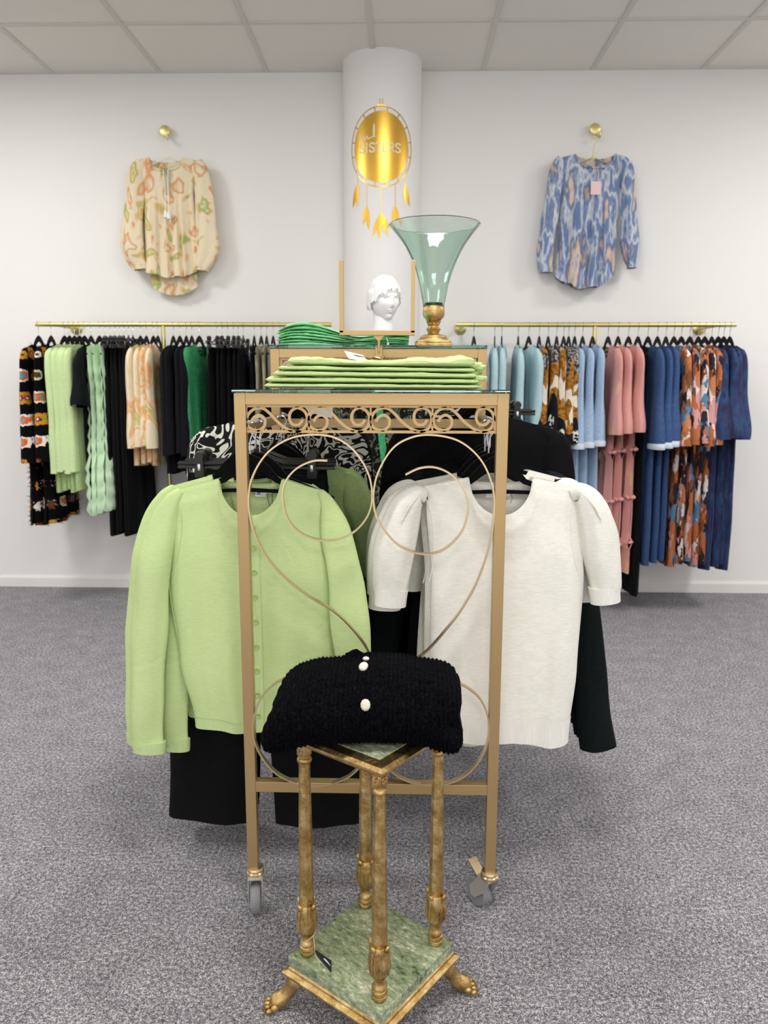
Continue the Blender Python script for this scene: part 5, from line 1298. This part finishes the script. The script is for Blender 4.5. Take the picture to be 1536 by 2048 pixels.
# body: one continuous figure, neck to ankles
b = NB()
segs = [(-.004, 1.61, .046, .052), (0, 1.56, .047, .050), (0, 1.52, .050, .054), (0, 1.475, .062, .055), (0, 1.44, .120, .062), (0, 1.40, .168, .078), (0, 1.34, .165, .095), (0, 1.28, .155, .110), (0, 1.2, .138, .092), (0, 1.1, .120, .080), (0, 1.0, .140, .095), (0, .9, .168, .110), (0, .8, .165, .108)]
b = cloth_tube([(0, z, a, d) for _, z, a, d in segs], n=40, m=6, namp=0)
for s in (-1, 1):
    r = cloth_tube([(s*.085, .84, .085, .095), (s*.085, .65, .07, .08), (s*.083, .48, .055, .062), (s*.082, .3, .05, .058), (s*.08, .12, .034, .04), (s*.08, .07, .034, .045)], n=24, m=6, namp=0)
    me = bpy.data.meshes.new('t'); r.to_mesh(me); b.from_mesh(me); r.free()
    r = cloth_tube([(s*.135, 1.418, .02, .03), (s*.168, 1.38, .040, .045), (s*.195, 1.30, .038, .040), (s*.21, 1.12, .032, .034), (s*.225, .95, .027, .028), (s*.235, .86, .020, .024), (s*.24, .80, .012, .030), (s*.24, .73, .008, .026)], n=20, m=6, namp=0)
    me = bpy.data.meshes.new('t'); r.to_mesh(me); b.from_mesh(me); r.free()
hb = head(); bmesh.ops.transform(hb, matrix=Hm, verts=hb.verts); me = bpy.data.meshes.new('t'); hb.to_mesh(me); b.from_mesh(me); hb.free()
for s in (-1, 1):                                                       # ears
    tube(b, [Hm @ Vector((s*(.068+.006*sin(q)), .006+.010*cos(q), -.006+.026*sin(q+.3))) for q in [radians(a) for a in range(-100, 200, 25)]], [.003]+[.0055]*10+[.003], 8)
for s in (-1, 1): box(b, (s*.08, -.05, .03), (.08, .21, .05), bev=.02)
mk('body', b, MAT['mannequin'], MN)
b = NB(); nu, nv = 220, 60; rows = []                                       # moulded short hair swept to one side
for j in range(nv+1):
    ph = pi*.70*j/nv; row = []
    for i in range(nu):
        th = 2*pi*i/nu; d = Vector((sin(ph)*sin(th), -sin(ph)*cos(th), cos(ph)))
        fr = max(0, -d.y)
        lim_ = 1.90 - .80*fr**.9-.20*d.x*fr+.07*sin(11*th+.6)+.04*sin(23*th)   # hairline polar angle
        p2 = min(ph, lim_); d = Vector((sin(p2)*sin(th), -sin(p2)*cos(th), cos(p2)))
        rr = 1.11+sin(p2)*(.034*abs(sin(7*th+p2*4.5+2.2*nz(d.x*3, d.y*3, d.z*3)))+.022*sin(24*th+9*p2+3*nz(d.x*5, d.y*5, d.z*5)))+.05*nz(d.x*4, d.y*4, d.z*4)
        if p2 >= lim_-.001: rr -= .10*min(1, (ph-lim_)*9)
        x, y, z = d.x*.070*rr*1.02, d.y*.088*rr, d.z*.108*rr*1.02
        if d.y > 0: y *= 1+.12*max(0, d.z+.3)
        row.append(b.verts.new((x, y, z)))
    rows.append(row)
for A, B in zip(rows, rows[1:]):
    for k in range(nu): b.faces.new((A[k], A[(k+1) % nu], B[(k+1) % nu], B[k]))
bmesh.ops.remove_doubles(b, verts=b.verts, dist=.00005)
bmesh.ops.transform(b, matrix=Hm, verts=b.verts); mk('moulded_hair', b, MAT['mannequin'], MN)
b = cloth_tube([(0, 1.448, .095, .062), (0, 1.425, .150, .076), (0, 1.39, .185, .09), (0, 1.3, .175, .118), (0, 1.1, .145, .100), (0, .95, .185, .13), (0, .6, .21, .15), (0, .36, .235, .17)], n=60, m=10, namp=.008, folds=9, fa=.006)
dr = mk('dress', b, MAT['leafprint'], MN)
for s in (-1, 1):
    b = cloth_tube([(s*.13, 1.42, .022, .033), (s*.165, 1.375, .05, .053), (s*.2, 1.30, .055, .056), (s*.215, 1.12, .05, .052), (s*.232, .92, .045, .046)], n=28, m=8, namp=.006, folds=4, fa=.004); mk('dress_sleeve', b, MAT['leafprint'], dr)
b = NB(); rows = []
for p in crom([(-.09, 0, 1.455), (-.12, -.09, 1.425), (-.12, -.145, 1.36), (-.10, -.15, 1.2), (-.085, -.15, 1.02), (-.07, -.17, .84)], 6):
    rows.append([b.verts.new(p+Vector((s*.018, -.004*abs(s), 0))) for s in (-1, -.3, .4, 1)])
for A, B in zip(rows, rows[1:]):
    for k in range(3): b.faces.new((A[k], A[k+1], B[k+1], B[k]))
mk('green_scarf', b, MAT['emerald'], MN)
b = NB(); lathe(b, [(.16, 0), (.16, .006), (.02, .010), (.012, .02)], (0, .0, 0), 40); mk('base_plate', b, MAT['steel'], MN)
